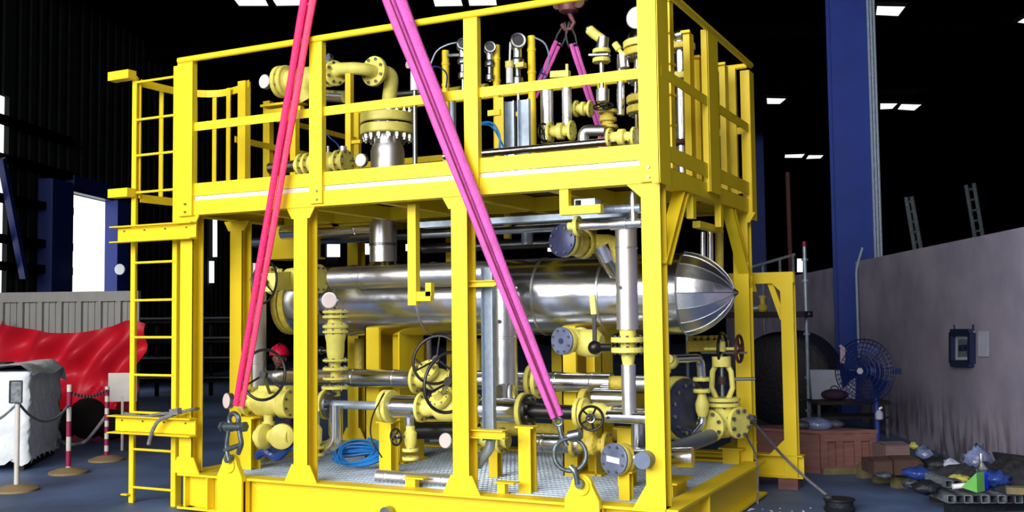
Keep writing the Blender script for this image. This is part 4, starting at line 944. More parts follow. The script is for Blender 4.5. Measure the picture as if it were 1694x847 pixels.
# yellow instrument posts
for (px, yt, w, lab) in ((737, 84, 12, 'left'), (821, 75, 12, 'middle'), (879, 60, 13, 'right')):
    T = Thing('instrument_post', {'left': 'yellow instrument post left of the third rail post', 'middle': 'yellow instrument post right of the third rail post, with a cross plate', 'right': 'tallest yellow instrument post, right of the looped transmitter'}[lab], 'post')
    Yp = .9; p = P(px, yt, y=Yp); q = T.part('post', 'frame'); q.cyl((p.x, Yp, zd), (p.x, Yp, p.z), w/2/SC(p), 16)
    for k in (0.12, .3): s = T.part('clamp', 'frame'); s.lathe((p.x, Yp, p.z-k), ZA, [(0, w/2/SC(p)*1.15), (.02, w/2/SC(p)*1.15)], 16)
    if lab == 'middle': s = T.part('cross_plate', 'frame'); z_ = P(821, 188, y=Yp).z; s.bar((p.x-.06, Yp-.04, z_), (p.x+.05, Yp-.04, z_), .02, .045); s2 = T.part('side_plate', 'frame'); s2.bar((p.x+.04, Yp-.03, z_-.3), (p.x+.04, Yp-.03, z_+.12), .07, .01, up=(0, 1, 0))
    if lab == 'right': s = T.part('cross_plate', 'frame'); z_ = P(880, 188, y=Yp).z; s.bar((p.x-.12, Yp-.04, z_), (p.x, Yp-.04, z_), .02, .035)
    T.done()
def transmitter(px, pyh, pyb, Y, s, label, loop=True):
    T = Thing('transmitter', label, 'transmitter'); c = P(px, pyh, y=Y); k = s
    h = T.part('housing', 'cladrough'); h.lathe(c-V((.5, -.8, 0)).normalized()*.045*k, V((.5, -.8, 0)), [(0, .03*k), (0, .046*k), (.09*k, .046*k), (.09*k, .03*k)], 24); h.cyl(c, c-ZA*.1*k, .028*k)
    ld = V((.5, -.8, 0)).normalized(); f = T.part('lid', 'steel', h); f.torus(c+ld*.05*k, ld, .042*k, .010*k, 20, 6); f = T.part('window', 'black', h); f.lathe(c+ld*.044*k, ld, [(0, .036*k), (.004*k, .036*k)], 20)
    b = T.part('body', 'steel'); b.lathe(c-ZA*.1*k, -ZA, [(0, .03*k), (.02, .042*k), (.05*k, .042*k), (.06*k, .02*k), (.12*k, .02*k), (.13*k, .035*k), (.17*k, .035*k), (.18*k, .015*k)], 16)
    t = T.part('stem', 'cladrough'); t.cyl(c-ZA*.2*k, V((c.x, Y, P(px, pyb, y=Y).z)), .009*k, 8)
    T.done(); return c
transmitter(765, 75, 150, .85, 1.0, 'grey transmitter head left of the third rail post')
transmitter(810, 80, 135, .85, .95, 'grey looped transmitter just left of the middle yellow post')
transmitter(856, 70, 185, .85, 1.25, 'largest grey transmitter with an open ring lid, left of the tallest post')
T = Thing('mounting_arm', 'short grey arm clamped to the left yellow instrument post', 'bracket'); a, b = P(741, 92, y=.88), P(768, 91, y=.86); q = T.part('arm', 'steel'); q.bar(a, b, .03, .02); T.done()
T = Thing('probe', 'thin white probe in a white sleeve left of the largest transmitter', 'probe'); p = P(843, 120, y=.8)
q = T.part('sleeve', 'white'); q.cyl((p.x, .8, P(843, 138, y=.8).z), (p.x, .8, P(843, 112, y=.8).z), .028); q = T.part('rod', 'white'); q.cyl((p.x, .8, P(843, 112, y=.8).z), (p.x+.01, .8, P(844, 70, y=.8).z), .008); q = T.part('gland', 'valve'); q.cyl((p.x, .8, P(843, 112, y=.8).z), (p.x, .8, P(843, 102, y=.8).z), .035)
q = T.part('side_box', 'valve'); q.box(p.x+.06, p.x+.13, .78, .84, P(858, 112, y=.8).z, P(858, 104, y=.8).z); T.done()
# grey uprights (cable trays) on the deck
for (px, y0, w, Yq, lab) in ((868, 165, 19, .6, 'pale grey upright cable channel in front of the tallest yellow post'), (845, 168, 16, .95, 'darker grey upright panel left of the pale cable channel'), (748, 168, 12, 1.0, 'grey upright cable channel left of the third rail post')):
    T = Thing('cable_channel', lab, 'channel'); p = P(px, y0, y=Yq); w_ = w/SC(p); q = T.part('back', 'galv'); q.bar((p.x, Yq, zd), (p.x, Yq, p.z), w_, .01, up=(0, 1, 0))
    for s in (-1, 1): q = T.part('lip', 'galv'); q.bar((p.x+s*w_/2, Yq-.015, zd), (p.x+s*w_/2, Yq-.015, p.z), .008, .04, up=(0, 1, 0))
    T.done()
pipe('pale round capped fitting left of the third rail post at mid-rail height', [P(722, 158, y=1.1), P(764, 152, y=1.1)], .05, 'cast')
pipe('pale capped fitting right of the third rail post at mid-rail height', [P(792, 150, y=1.1), P(806, 149, y=1.1)], .055, 'cast')
# blue and green cables on the deck
def cable(label, pts, r=.006, m='bluehose', name='cable'):
    T = Thing(name, label, 'cable'); q = T.part('cable', m); q.tube(rnd(pts, .15, 6), r, 6); T.done()
cable('blue cable arching right from the third rail post to the deck', [P(790, 205, y=.5), P(815, 200, y=.5), P(828, 225, y=.5), P(826, 250, y=.5)], .009)
cable('second blue cable arching lower beside the first', [P(790, 206, y=.55), P(812, 206, y=.55), P(822, 220, y=.55), P(834, 245, y=.6)], .008)
cable('blue cable looping behind the right sling to the left yellow post', [P(706, 115, y=.7), P(722, 108, y=.7), P(741, 120, y=.8), P(738, 145, y=.85)], .006, 'plastic_blue')
cable('grey-blue cable arching up to the left transmitter', [P(710, 112, y=.7), P(722, 82, y=.75), P(745, 72, y=.8), P(760, 70, y=.85)], .007, 'galv')
cable('grey-green cable arching down from the tallest yellow post', [P(884, 62, y=.88), P(902, 70, y=.9), P(910, 95, y=.95), P(903, 118, y=1.0)], .007, 'galv')
cable('blue thin cable hanging below the second rail post fittings', [P(538, 195, y=1.2), P(536, 215, y=1.2), P(545, 228, y=1.2), P(562, 240, y=1.2), V((P(562, 250, y=1.2).x, 1.2, zd))], .006, 'plastic_blue')
cable('tangle of blue cable left of the pink slings at the hook', [P(889, 130, y=1.0), P(899, 112, y=1.0), P(893, 120, y=1.02), P(906, 125, y=1.0), P(898, 132, y=1.0)], .008, 'plastic_blue')
a, b = hp(735, 1040, 880, 246, .45); pipe('long polished small-bore pipe along the deck behind the toe board', [V((a.x, .45, max(a.z, zd+.06))), V((b.x, .45, max(a.z, zd+.06)))], .028, 'clad')
# white upright pipes
for (px, y0, y1, w, lab) in ((905, 146, 236, 17, 'fat bright white-silver upright pipe on the deck right of the tallest post'), (938, 140, 212, 13, 'slimmer bright upright pipe between the two yellow valves on the deck')):
    Yq = .8; p = P(px, 190, y=Yq); pipe(lab, [(p.x, Yq, P(px, y1, y=Yq).z), (p.x, Yq, P(px, y0, y=Yq).z)], w/2/SC(p)*1.25, 'cladsoft', bands=2)
T = Thing('bleed_valve', 'yellow fitting with a small knob on top of the slimmer upright pipe', 'fitting'); p = P(927, 122, y=.8); q = T.part('body', 'valve'); q.bar(P(912, 124, y=.8), P(942, 122, y=.8), .05, .05)
q = T.part('spindle', 'valve'); q.cyl(P(938, 122, y=.8), P(938, 106, y=.8), .012); T.done()
def smallvalve(label, a, b, R, wpos=None, wax=None, wR=.06, m='valve'):
    T = Thing('gate_valve', label, 'valve'); q = T.part('body', m); Lb = (V(b)-V(a)).length; d = V(b)-V(a)
    q.lathe(a, d, [(0, R*.8), (Lb*.12, R*.8), (Lb*.13, R*.55), (Lb*.35, R*.6), (Lb*.4, R*.85), (Lb*.6, R*.85), (Lb*.65, R*.55), (Lb*.86, R*.55), (Lb*.87, R*.8), (Lb, R*.8)], 20)
    for t in (.06, .94): fl(T, V(a)+d*t, d, R, R*.3, m, 6)
    if wpos is not None:
        wheel(T, wpos, wax, wR, .008, ns=5); s = T.part('stem', 'steel'); s.cyl(wpos, (V(a)+d*.5), .012)
    T.done()
smallvalve('yellow valve low on the deck with a black handwheel at its left end', P(908, 218, y=.6), P(948, 216, y=.6), .075, P(900, 219, y=.6), (.95, -.3, 0), .065)
smallvalve('small yellow valve body at waist height left of the small dark handwheel', P(952, 180, y=.9), P(978, 180, y=.9), .065)
smallvalve('yellow valve low on the deck right beside the corner post', P(1006, 228, y=.45), P(1052, 226, y=.45), .07)
smallvalve('upright orange-yellow valve below the small dark handwheel', P(1006, 212, y=.7), P(1006, 183, y=.7), .075, P(998, 176, y=.65), (.1, -.5, .85), .07, 'cast')
T = Thing('pipe_elbow', 'polished pipe elbow standing low on the deck between the yellow valves', 'pipe'); q = T.part('cladding', 'cladrough'); q.tube(rnd([P(965, 238, y=.6), P(965, 216, y=.6), P(1002, 216, y=.6)], .05), .042, 16); T.done()
T = Thing('relief_valve', 'pale yellow safety relief valve with an angled outlet standing above the rail', 'valve'); Yq = .8; c = P(994, 90, y=Yq)
q = T.part('outlet', 'valve'); q.tube(rnd([P(975, 49, y=Yq), P(985, 58, y=Yq), P(998, 66, y=Yq), P(995, 80, y=Yq)], .05), .038, 14)
q = T.part('body', 'cladrough'); q.cyl(P(998, 62, y=Yq), P(996, 84, y=Yq), .045); fl(T, P(995, 85, y=Yq), ZA, .068, .03, 'valve', 6); fl(T, P(995, 100, y=Yq), ZA, .068, .03, 'valve', 6)
q = T.part('mid_plate', 'steel'); q.bar(P(976, 92, y=Yq), P(1008, 91, y=Yq), .06, .012); q = T.part('cap', 'steel'); q.ball(P(974, 48, y=Yq), .028); q = T.part('riser', 'cladrough'); q.cyl(P(996, 165, y=Yq), P(995, 104, y=Yq), .018)
q = T.part('lower_sleeve', 'cladrough'); q.cyl(P(997, 168, y=Yq), P(997, 148, y=Yq), .05); T.done()
pipe('blue-tinted polished small pipe left of the flanged column', [P(1027, 190, y=.6), P(1027, 95, y=.6)], .028, 'clad')
T = Thing('needle_valve', 'small yellow needle valve with a bright body beside the flanged column', 'valve'); q = T.part('body', 'cladrough'); q.cyl(P(1032, 112, y=.55), P(1030, 90, y=.55), .04); q = T.part('knob', 'valve'); q.cyl(P(1024, 82, y=.55), P(1017, 72, y=.55), .025); q = T.part('neck', 'valve'); q.cyl(P(1030, 90, y=.55), P(1022, 80, y=.55), .015); T.done()
# flanged column behind the corner post
YC = .62; c = P(1070, 150, y=YC); Rc = rr(76, c)
T = Thing('flanged_column', 'upright column of stacked yellow and dark flanges behind the tall corner post', 'column')
def zC(py): return P(1070, py, y=YC).z
q = T.part('barrel', 'clad'); q.cyl((c.x, YC, zd), (c.x, YC, zC(60)), Rc*.55, 32)
for py in (74, 88, 128, 165, 182): fl(T, (c.x, YC, zC(py)), ZA, Rc if py < 100 else Rc*.9, .05, 'cast' if py != 74 else 'valve', 12, br=.014)
q = T.part('domed_cap', 'clad'); q.lathe((c.x, YC, zC(66)), ZA, [(0, Rc*.8), (.04, Rc*.75), (.09, Rc*.5), (.11, Rc*.1)], 32); T.done()
gauge('largest white-faced round gauge, on top of the flanged column by the corner post', P(1053, 29, y=.45), (-.12, -.99, 0), rr(37, P(1053, 29, y=.45)), (c.x, YC, zC(60)))
# instrument stand / uprights at the right end of deck (seen through the end guardrail)
for (xx, Ya, ya, z_lo, z_hi, w, lab) in ((-.12, 0, 1110, 265, 8, .055, 'yellow ladder-like channel just inside the corner post'), (-.14, 0, 1143, 265, 60, .07, 'broad yellow upright behind the right-end mid rail'), (-.12, 0, 1158, 265, 100, .06, 'second yellow upright beside the broad one'), (-.12, 0, 1201, 290, 112, .07, 'yellow upright just right of the middle end-rail post')):
    a, b = P(ya, z_lo, x=xx), P(ya, z_hi, x=xx)
    T = Thing('support_upright', lab, 'post'); q = T.part('channel', 'frame'); q.bar((xx, a.y, zd), (xx, a.y, b.z), .05, w*1.6, up=(0, 1, 0)); q = T.part('cap_plate', 'frame'); q.bar((xx-.035, a.y-w, b.z), (xx+.035, a.y-w, b.z), .03, .02)
    if ya == 1110:
        for k in range(5): s = T.part('rung', 'frame'); s.box(xx-.02, xx+.035, a.y-.08, a.y+.05, zd+.1+k*.22, zd+.12+k*.22)
    T.done()
T = Thing('level_column', 'shiny blue-grey upright tube with flanges, seen through the right end guardrail', 'column'); c = P(1128, 170, x=-.35)
q = T.part('tube', 'clad'); q.cyl((c.x, c.y, zd), (c.x, c.y, P(1128, 62, x=-.35).z), .06, 24); fl(T, (c.x, c.y, P(1128, 80, x=-.35).z), ZA, .12, .05, 'cast', 8); fl(T, (c.x, c.y, P(1128, 128, x=-.35).z), ZA, .1, .05, 'valve', 8)
q = T.part('dome', 'clad'); q.ball((c.x, c.y, P(1128, 62, x=-.35).z), .09, 1, 1, .7); fl(T, (c.x, c.y, P(1128, 236, x=-.35).z), ZA, .11, .04, 'rust', 0); T.done()
T = Thing('valve_stack', 'stack of small yellow flanges and pale nuts behind the middle end-rail post', 'valve'); c = P(1166, 200, x=-.3)
q = T.part('stem_pipe', 'cladrough'); q.cyl((c.x, c.y, zd), (c.x, c.y, P(1166, 95, x=-.3).z), .03)
for k in range(8): z_ = P(1166, 110+k*20, x=-.3).z; fl(T, (c.x, c.y, z_), ZA, .075 if k % 2 else .055, .03, 'valve' if k % 3 else 'cast', 6)
T.done()
# ================================================================= SLINGS AND RIGGING
def sling(label, a, b, w0, w1, m, seamcol='seam', off=.03, T=None, ax=None):
    """two soft round-sling legs lying side by side from a (top) to b"""
    T = Thing('lifting_sling', label, 'sling'); a, b = V(a), V(b); d = (b-a).normalized()
    sd = d.cross(V((-.44, .89, .1))).normalized(); nrm = sd.cross(d)
    for s in (-1, 1):
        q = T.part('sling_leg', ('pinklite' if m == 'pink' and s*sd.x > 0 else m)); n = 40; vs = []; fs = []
        for i in range(n+1):
            t = i/n; p = a+(b-a)*t; w = (w0+(w1-w0)*t)*(1+.04*math.sin(t*23+s)); c = p+sd*(s*w*.26)+nrm*(.008*s)
            for k in range(10):
                an = 2*PI*k/10; vs.append(c+sd*(math.cos(an)*w*.27)+nrm*(math.sin(an)*w*.16))
        for i in range(n):
            for k in range(10): fs.append((i*10+k, i*10+(k+1) % 10, (i+1)*10+(k+1) % 10, (i+1)*10+k))
        fs.append(tuple(range(9, -1, -1))); fs.append(tuple(n*10+k for k in range(10))); q.add(vs, fs)
    return T
def lp(px, py, Y): return P(px, py, y=Y)
A = lp(395, 672, -.12); Bt = lp(517, -40, -.12)
T = sling('taut pink-red lifting sling of two legs, the left of the two long ones', Bt, A, .115, .085, 'pink'); T.done()
A2 = lp(922, 690, -.12); B2 = lp(637, -40, -.14)
T = sling('taut lilac-pink lifting sling of two legs, the right of the two long ones', B2, A2, .165, .085, 'pinkpale')
q = T.part('seam', 'seam'); 
dd = (A2-B2).normalized(); sd = dd.cross(V((-.44, .89, .1))).normalized(); q.tube([B2+V((-.02, -.045, 0))*.9+sd*.0, (A2+B2)/2+V((-.01, -.035, 0)), A2+V((0, -.02, 0))], .006, 6)
T.done()
def shackle(T, name, top, bot, w, r, m='shackle'):
    """bow shackle: round bow at one end, pin across the other"""
    q = T.part(name, m); top, bot = V(top), V(bot); d = (top-bot).normalized(); s = d.cross(V((0.1, 1, 0))).normalized(); pts = []; L_ = (top-bot).length
    for k in range(17):
        a = PI*k/16; pts.append(bot+d*(L_-w*.6)+s*(math.cos(a)*w*.62)+d*(math.sin(a)*w*.6))
    pts = [bot+s*w*.42]+[bot+s*w*.5+d*.02]+pts+[bot-s*w*.5+d*.02]+[bot-s*w*.42]
    q.tube(pts, r, 10); p = T.part('pin', m); p.cyl(bot-s*w*.75, bot+s*w*.75, r*1.05, 12); p.lathe(bot+s*w*.7, s, [(0, r*1.7), (r*1.6, r*1.7)], 6)
    for e in (-1, 1): q.lathe(bot+s*(e*w*.45)-s*r*.9, s, [(0, r*1.8), (r*1.8, r*1.8)], 14)
T = Thing('shackle', 'grey steel shackles joining the pink-red sling to the left lifting lug', 'shackle')
shackle(T, 'bow', lp(386, 684, -.11), lp(388, 706, -.11), .085, .02)
q = T.part('collar_bolt', 'shackle'); q.cyl(lp(372, 706, -.12), lp(402, 706, -.12), .034, 16); q.lathe(lp(401, 706, -.12), XA, [(0, .042), (.03, .042)], 6); q.lathe(lp(371, 706, -.12), -XA, [(0, .042), (.03, .042)], 6)
q = T.part('link', 'shackle'); q.tube(rnd([lp(378, 712, -.12), lp(374, 740, -.12), lp(379, 762, -.12)], .03), .017, 10); q.tube(rnd([lp(396, 712, -.12), lp(400, 735, -.12), lp(394, 750, -.1)], .03), .02, 10)
q = T.part('pin', 'shackle'); q.cyl(lp(375, 760, -.13), lp(375, 760, -.13)+V((0.0, .06, 0)), .03, 14); q.cyl(lp(372, 745, -.12), lp(398, 736, -.12), .02, 12)
T.done()
T = Thing('shackle', 'grey-green ring and shackle joining the lilac sling to the right lifting lug', 'shackle')
q = T.part('eye', 'shackle'); q.torus(lp(924, 698, -.11), (.3, -.9, 0), .024, .012, 16, 8)
q = T.part('swivel_link', 'shackle'); q.tube([lp(925, 706, -.11), lp(929, 722, -.11), lp(938, 738, -.1)], .018, 10)
q = T.part('ring', 'shackle'); q.torus(lp(943, 752, -.11), (.35, -.92, .1), .105, .015, 28, 10)
q = T.part('collar', 'steel'); q.cyl(lp(942, 722, -.1), lp(960, 718, -.1), .036, 16)
q = T.part('bow', 'shackle'); q.tube(rnd([lp(944, 772, -.12), lp(952, 780, -.13), lp(956, 800, -.12)], .03), .02, 10)
q = T.part('pin', 'shackle'); q.cyl(lp(957, 801, -.13), lp(957, 801, -.13)+V((0, .1, 0)), .03, 14)
T.done()
# crane hook and the short rear slings
YH = 2.2
T = Thing('crane_hook', 'rusty pink crane hook block hanging at the top behind the front handrail', 'hook')
c = lp(941, 14, YH); q = T.part('block', 'hook'); q.lathe(c-ZA*.05, ZA, [(0, .05), (.02, .09), (.08, .1), (.12, .07)], 18); q.bar(c+V((-.13, 0, .08)), c+V((.17, 0, .08)), .07, .07)
q = T.part('hook', 'hook'); q.tube([c+ZA*-.03, c+V((.02, 0, -.08)), c+V((.05, 0, -.14)), c+V((.02, 0, -.19)), c+V((-.04, 0, -.19)), c+V((-.07, 0, -.14))], .022, 10)
q = T.part('wheel', 'rust'); q.lathe(c+V((-.09, -.02, .04)), (0, -1, 0), [(0, .05), (.03, .05)], 18); q = T.part('wheel', 'rust'); q.lathe(c+V((.12, -.02, .03)), (0, -1, 0), [(0, .055), (.03, .055)], 18)
q = T.part('rope_fall', 'black'); q.cyl(c+ZA*.1, V((c.x, c.y, CZ-.4)), .012, 8)
T.done()
for (x0, y0, x1, y1, x2, y2, lab, Y2) in ((938, 52, 923, 70, 884, 160, 'short pink sling leaning left below the crane hook, with its black shackle', 2.0), (938, 52, 948, 72, 1010, 270, 'short pink sling leaning right below the crane hook, with its black shackle', 2.35)):
    T = sling(lab, lp(x1, y1, YH), lp(x2, y2, Y2), .075, .06, 'pinkpale'); a, b = lp(x0, y0-14, YH), lp(x1, y1+4, YH)
    q = T.part('shackle', 'black'); d = (b-a).normalized(); s = d.cross(YA).normalized()
    q.tube([b+s*.04, b+s*.045-d*.08, a+s*.02, a-s*.02, b-s*.045-d*.08, b-s*.04], .015, 8, True); T.done()

# strap over the ladder bracket, and ropes at the right leg
T = Thing('strap', 'grey webbing strap laid over the lower ladder bracket with a loose hanging end', 'strap'); q = T.part('strap', 'ropeg')
q.tube(rnd([lp(207, 684, .02), lp(238, 690, -.09), lp(268, 684, -.1), lp(290, 684, -.1), lp(318, 677, -.06), lp(328, 676, .05)], .12), .013, 8)
q.tube(rnd([lp(290, 685, -.1), lp(262, 694, -.12), lp(251, 714, -.13), lp(246, 735, -.12)], .12), .016, 8); q.bar(lp(284, 682, -.12), lp(297, 680, -.12), .05, .05); T.done()
T = Thing('rope', 'grey rope knotted round the far right leg and running down to the floor', 'rope'); q = T.part('rope', 'ropeg')
kx = P(1240, 692, x=.04)
q.tube(rnd([kx, P(1300, 760, x=.18), P(1345, 802, x=.45), P(1412, 852, x=.8)], .3), .012, 8)
q = T.part('knot', 'ropeg'); q.ball(P(1240, 692, x=.05), .035); 
for k in range(3): q.tube([P(1224, 690+k*5, x=.02), P(1250, 689+k*5, x=.03)], .013, 6)
q = T.part('rope_tail', 'ropeg'); q.tube(rnd([P(1231, 700, x=.04), P(1236, 725, x=.06), P(1252, 752, x=.08), P(1254, 800, x=.08), P(1253, 850, x=.1)], .15), .009, 6)
T.done()

# ================================================================= SECOND FRAME BEHIND RIGHT
T = Thing('equipment_frame', 'smaller plain yellow portal frame standing on blocks beyond the far right leg', 'frame')
YF2 = 2.95; p0, p1 = P(1298, 460, y=YF2), P(1318, 460, y=YF2); zt = P(1300, 450, y=YF2).z; wb = P(1313, 790, y=YF2)
xr_ = P(1318, 600, y=YF2).x; xl2 = xr_-2.3; zb2 = wb.z
q = T.part('leg', 'frame'); q.ibeam((xr_-.06, YF2, zb2), (xr_-.06, YF2, zt), .11, .11, .01, up=(0, 1, 0)); q.bar((xr_-.06, YF2-.055, zb2), (xr_-.06, YF2-.055, zt), .11, .01, up=(0, 1, 0))
q = T.part('leg', 'frame'); q.ibeam((xl2, YF2, zb2), (xl2, YF2, zt), .11, .11, .01, up=(0, 1, 0))
q = T.part('top_beam', 'frame'); q.ibeam((xl2, YF2, zt-.05), (xr_, YF2, zt-.05), .1, .10, .01); q.bar((xl2, YF2-.05, zt-.05), (xr_, YF2-.05, zt-.05), .008, .1)
q = T.part('base_beam', 'frame'); q.ibeam((xl2, YF2, zb2+.1), (xr_+.04, YF2, zb2+.1), .12, .2, .012); 
q = T.part('side_brace', 'frame'); q.bar((xr_-.22, YF2+.02, zt-.08), (xr_-.11, YF2+.02, zt-.42), .06, .05); q = T.part('gusset', 'frame'); q.prism([(xr_-.11, YF2-.05, zb2+.2), (xr_-.25, YF2-.05, zb2+.2), (xr_-.11, YF2-.05, zb2+.34)], (0, .012, 0))
q = T.part('gusset', 'frame'); q.prism([(xr_-.11, YF2-.05, zt-.1), (xr_-.19, YF2-.05, zt-.1), (xr_-.11, YF2-.05, zt-.18)], (0, .012, 0))
T.done()
T = Thing('wooden_block', 'reddish wooden block under the base of the smaller yellow frame', 'block'); q = T.part('block', 'redwood'); p = P(1310, 800, y=YF2); q.box(p.x-.1, p.x+.07, YF2-.09, YF2+.1, GZ, zb2); T.done()


# ================================================================= LEFT BACKGROUND
def front(px, py, zz=GZ): return P(px, py, z=zz)
# grey panel fence, square across the hall
fb_ = P(100, 690, z=GZ).dot(E1); fx0, fx1 = PB(-60, 600, fb_).dot(E2), PB(231, 600, fb_).dot(E2); fh = PB(100, 483, fb_).z
T = Thing('panel_fence', 'pale grey sheet panel fence behind the red tarpaulin at the left', 'fence')
n = 9
for i in range(n):
    a = fx0+(fx1-fx0)*i/n; b = fx0+(fx1-fx0)*(i+1)/n
    q = T.part('panel', 'fence'); q.prism([B(a+.02, fb_, GZ+.05), B(b-.02, fb_, GZ+.05), B(b-.02, fb_, fh-.1), B(a+.02, fb_, fh-.1)], E1*.05)
    for k in (1, 2): x = a+(b-a)*k/3; q.bar(B(x, fb_-.012, GZ+.05), B(x, fb_-.012, fh-.1), .03, .02, up=E1)
    q = T.part('post', 'fence'); q.bar(B(a, fb_-.03, GZ), B(a, fb_-.03, fh), .07, .08, up=E1)
q = T.part('top_rail', 'fence'); q.bar(B(fx0, fb_-.03, fh-.08), B(fx1, fb_-.03, fh-.08), .1, .16)
T.done()
# red tarpaulin draped over the fence
T = Thing('tarpaulin', 'large wrinkled red tarpaulin hung in a sagging curve before the grey fence', 'tarpaulin'); q = T.part('sheet', 'red'); q.ang = 0
tb = fb_-.45
def tarp(u_, v_):
    px = -30+270*u_
    top = 530+ (24*math.sin(PI*min(1, max(0, (u_-.1)/.85)))**.9) + (8 if u_ < .1 else 0) - 6*u_
    if u_ > .9: top += (u_-.9)*120
    bot = 705-12*u_
    py = top+(bot-top)*v_
    px += 8*v_*math.sin(u_*5)
    p = PB(px, py, tb)
    w = .09*math.sin(u_*26+v_*7)+.06*math.sin(u_*9-v_*12+2)+.04*math.sin(u_*60+v_*16)*v_+.07*math.sin((u_*1.0+v_*.8)*22)
    p = p+E1*(w-.22*v_)
    if v_ >= .999: p.z = max(p.z, GZ+.02)
    return p
q.grid(tarp, 90, 40); q.grid(lambda a, b: tarp(1-a, b)+E1*.01, 90, 40); T.done()
T = Thing('tarpaulin', 'lower darker fold of red sheet lying between the barrier posts', 'tarpaulin'); q = T.part('sheet', 'red')
q.grid(lambda a, b: PB(150+55*a, 640+60*b, tb-.5)+E1*(.12*math.sin(a*9+b*5)-.3*b), 20, 14); q.grid(lambda a, b: PB(205-55*a, 640+60*b, tb-.49)+E1*(.12*math.sin((1-a)*9+b*5)-.3*b), 20, 14); T.done()
# wrapped crate, one corner toward the camera
K = P(46, 779, z=GZ); Ee = P(99, 748, z=GZ); ux = CR.copy(); ux.z = 0; ux.normalize(); uy = V((-ux.y, ux.x, 0))
ca = (Ee-K).normalized(); cb = V((-ca.y, ca.x, 0)); wa = (Ee-K).length; wb_ = 1.7; h_ = P(46, 612, y=K.y).z-GZ-.1
def crate_pt(a, b, z): return K+ca*a+cb*b+ZA*z
T = Thing('wrapped_crate', 'large crate wrapped in crinkled white plastic sheet at the far left', 'crate')
q = T.part('wrapping', 'wrap'); q.ang = 0
P0 = [(0, wb_), (0, 0), (wa, 0), (wa, wb_)]
def ring(z, j):
    out = []; n_ = 22
    for e in range(4):
        a, b = P0[e], P0[(e+1) % 4]
        for k in range(n_):
            t = k/n_; x = a[0]+(b[0]-a[0])*t; y = a[1]+(b[1]-a[1])*t
            s = .012*math.sin(e*3+k*1.9+j*1.3)+.012*math.sin(k*3.7+j*2.9)+.01*math.sin(j*1.1+k*.6)+(.03 if z < .18 else 0)*math.sin(k*2.1)
            cx_, cy_ = wa/2, wb_/2; f = 1+s
            out.append(crate_pt(cx_+(x-cx_)*f, cy_+(y-cy_)*f, z+(.03*math.sin(k*2.3) if j == 0 else 0)))
    return out
rings = [ring(.08+h_*j/18, j) for j in range(19)]; vs = [p for r in rings for p in r]; m_ = len(rings[0]); fs = []
for j in range(18):
    for k in range(m_): fs.append((j*m_+k, j*m_+(k+1) % m_, (j+1)*m_+(k+1) % m_, (j+1)*m_+k))
fs.append(tuple(18*m_+k for k in range(m_))); q.add(vs, fs)
q = T.part('top_sheet', 'wrap'); q.ang = 0
def topf(a, b):
    x = -.05+(wa+.16)*a; y = -.05+(wb_+.1)*b; dz = 0
    if a > .9: dz -= (a-.9)*1.6+.03*math.sin(b*30)
    if b < .06: dz -= (.06-b)*1.5
    return crate_pt(x, y, .1+h_+.03+.02*math.sin(a*9+b*5)+.015*math.sin(b*17)+dz)
q.grid(topf, 24, 30)
q = T.part('skid', 'darkwood')
for b in (.1, .8, 1.5): q.bar(crate_pt(.05, b, .04), crate_pt(wa-.04, b, .04), .1, .08)
q = T.part('blue_marking', 'wrapblue'); q.prism([crate_pt(-.022, wb_-.1, .45), crate_pt(-.022, .42, .45), crate_pt(-.022, .62, .62), crate_pt(-.022, .8, .85), crate_pt(-.022, wb_-.1, .98)], ca*.01)
q = T.part('lid_edge', 'darkwood'); q.bar(crate_pt(wa*.3, .3, h_+.16), crate_pt(wa*.3, 1.4, h_+.16), .35, .015)
T.done()
# barrier posts
def bpost(px, pyb, pyt, w, label, bands=0, base=True, sign=False):
    T = Thing('barrier_post', label, 'post'); p = P(px, pyb, z=GZ); h = (pyb-pyt)/SC(p); r = w/2/SC(p)
    q = T.part('pole', 'postwhite'); q.cyl(p, p+ZA*h, r, 14)
    for k in range(bands):
        z = h*(k+.5)/bands; s = T.part('red_band', 'postred'); s.cyl(p+ZA*(z-h/bands*.26), p+ZA*(z+h/bands*.26), r*1.06, 14)
    if base: s = T.part('base', 'basewood'); s.lathe(p, ZA, [(0, .19), (.02, .19), (.05, .1), (.06, .04)], 24)
    if sign:
        s = T.part('sign_plate', 'signgrey'); c = p+ZA*(h+.09)-uy*.03; s.bar(c-ZA*.1, c+ZA*.1, .11, .01, up=uy); s2 = T.part('sign_frame', 'black', s)
        for e in (-1, 1): s2.bar(c+ux*e*.056-ZA*.1-uy*.01, c+ux*e*.056+ZA*.1-uy*.01, .010, .012, up=uy); s2.bar(c-ux*.056+ZA*e*.1-uy*.01, c+ux*.056+ZA*e*.1-uy*.01, .010, .012, up=uy)
    T.done(); return p, h
p1, h1 = bpost(27, 812, 665, 8, 'cream barrier post with a small framed grey notice, in front of the crate', sign=True)
p2, h2 = bpost(113, 783, 637, 8, 'white barrier post with dark red bands beside the crate, on a round base', bands=3)
p3, h3 = bpost(176, 762, 640, 7, 'dark red barrier post with white squares, left of the lower ladder bracket', bands=6)
p4, h4 = bpost(202, 745, 655, 5, 'thin post carrying a blank cream board, just left of the ladder', base=False)
T = Thing('blank_board', 'small cream blank board on a thin post left of the ladder', 'sign'); q = T.part('board', 'postwhite'); c = p4+ZA*(h4+.1); q.bar(c-ZA*.17, c+ZA*.17, .34, .02, up=uy); T.done()
def catenary(a, b, sag, n=20): return [a+(b-a)*(i/n)-ZA*(sag*4*(i/n)*(1-i/n)) for i in range(n+1)]
T = Thing('barrier_tape', 'thin red and white tape strung between the two banded posts', 'tape'); q = T.part('tape', 'white'); pts = catenary(p2+ZA*(h2*.92), p3+ZA*h3*.95, .06, 24)
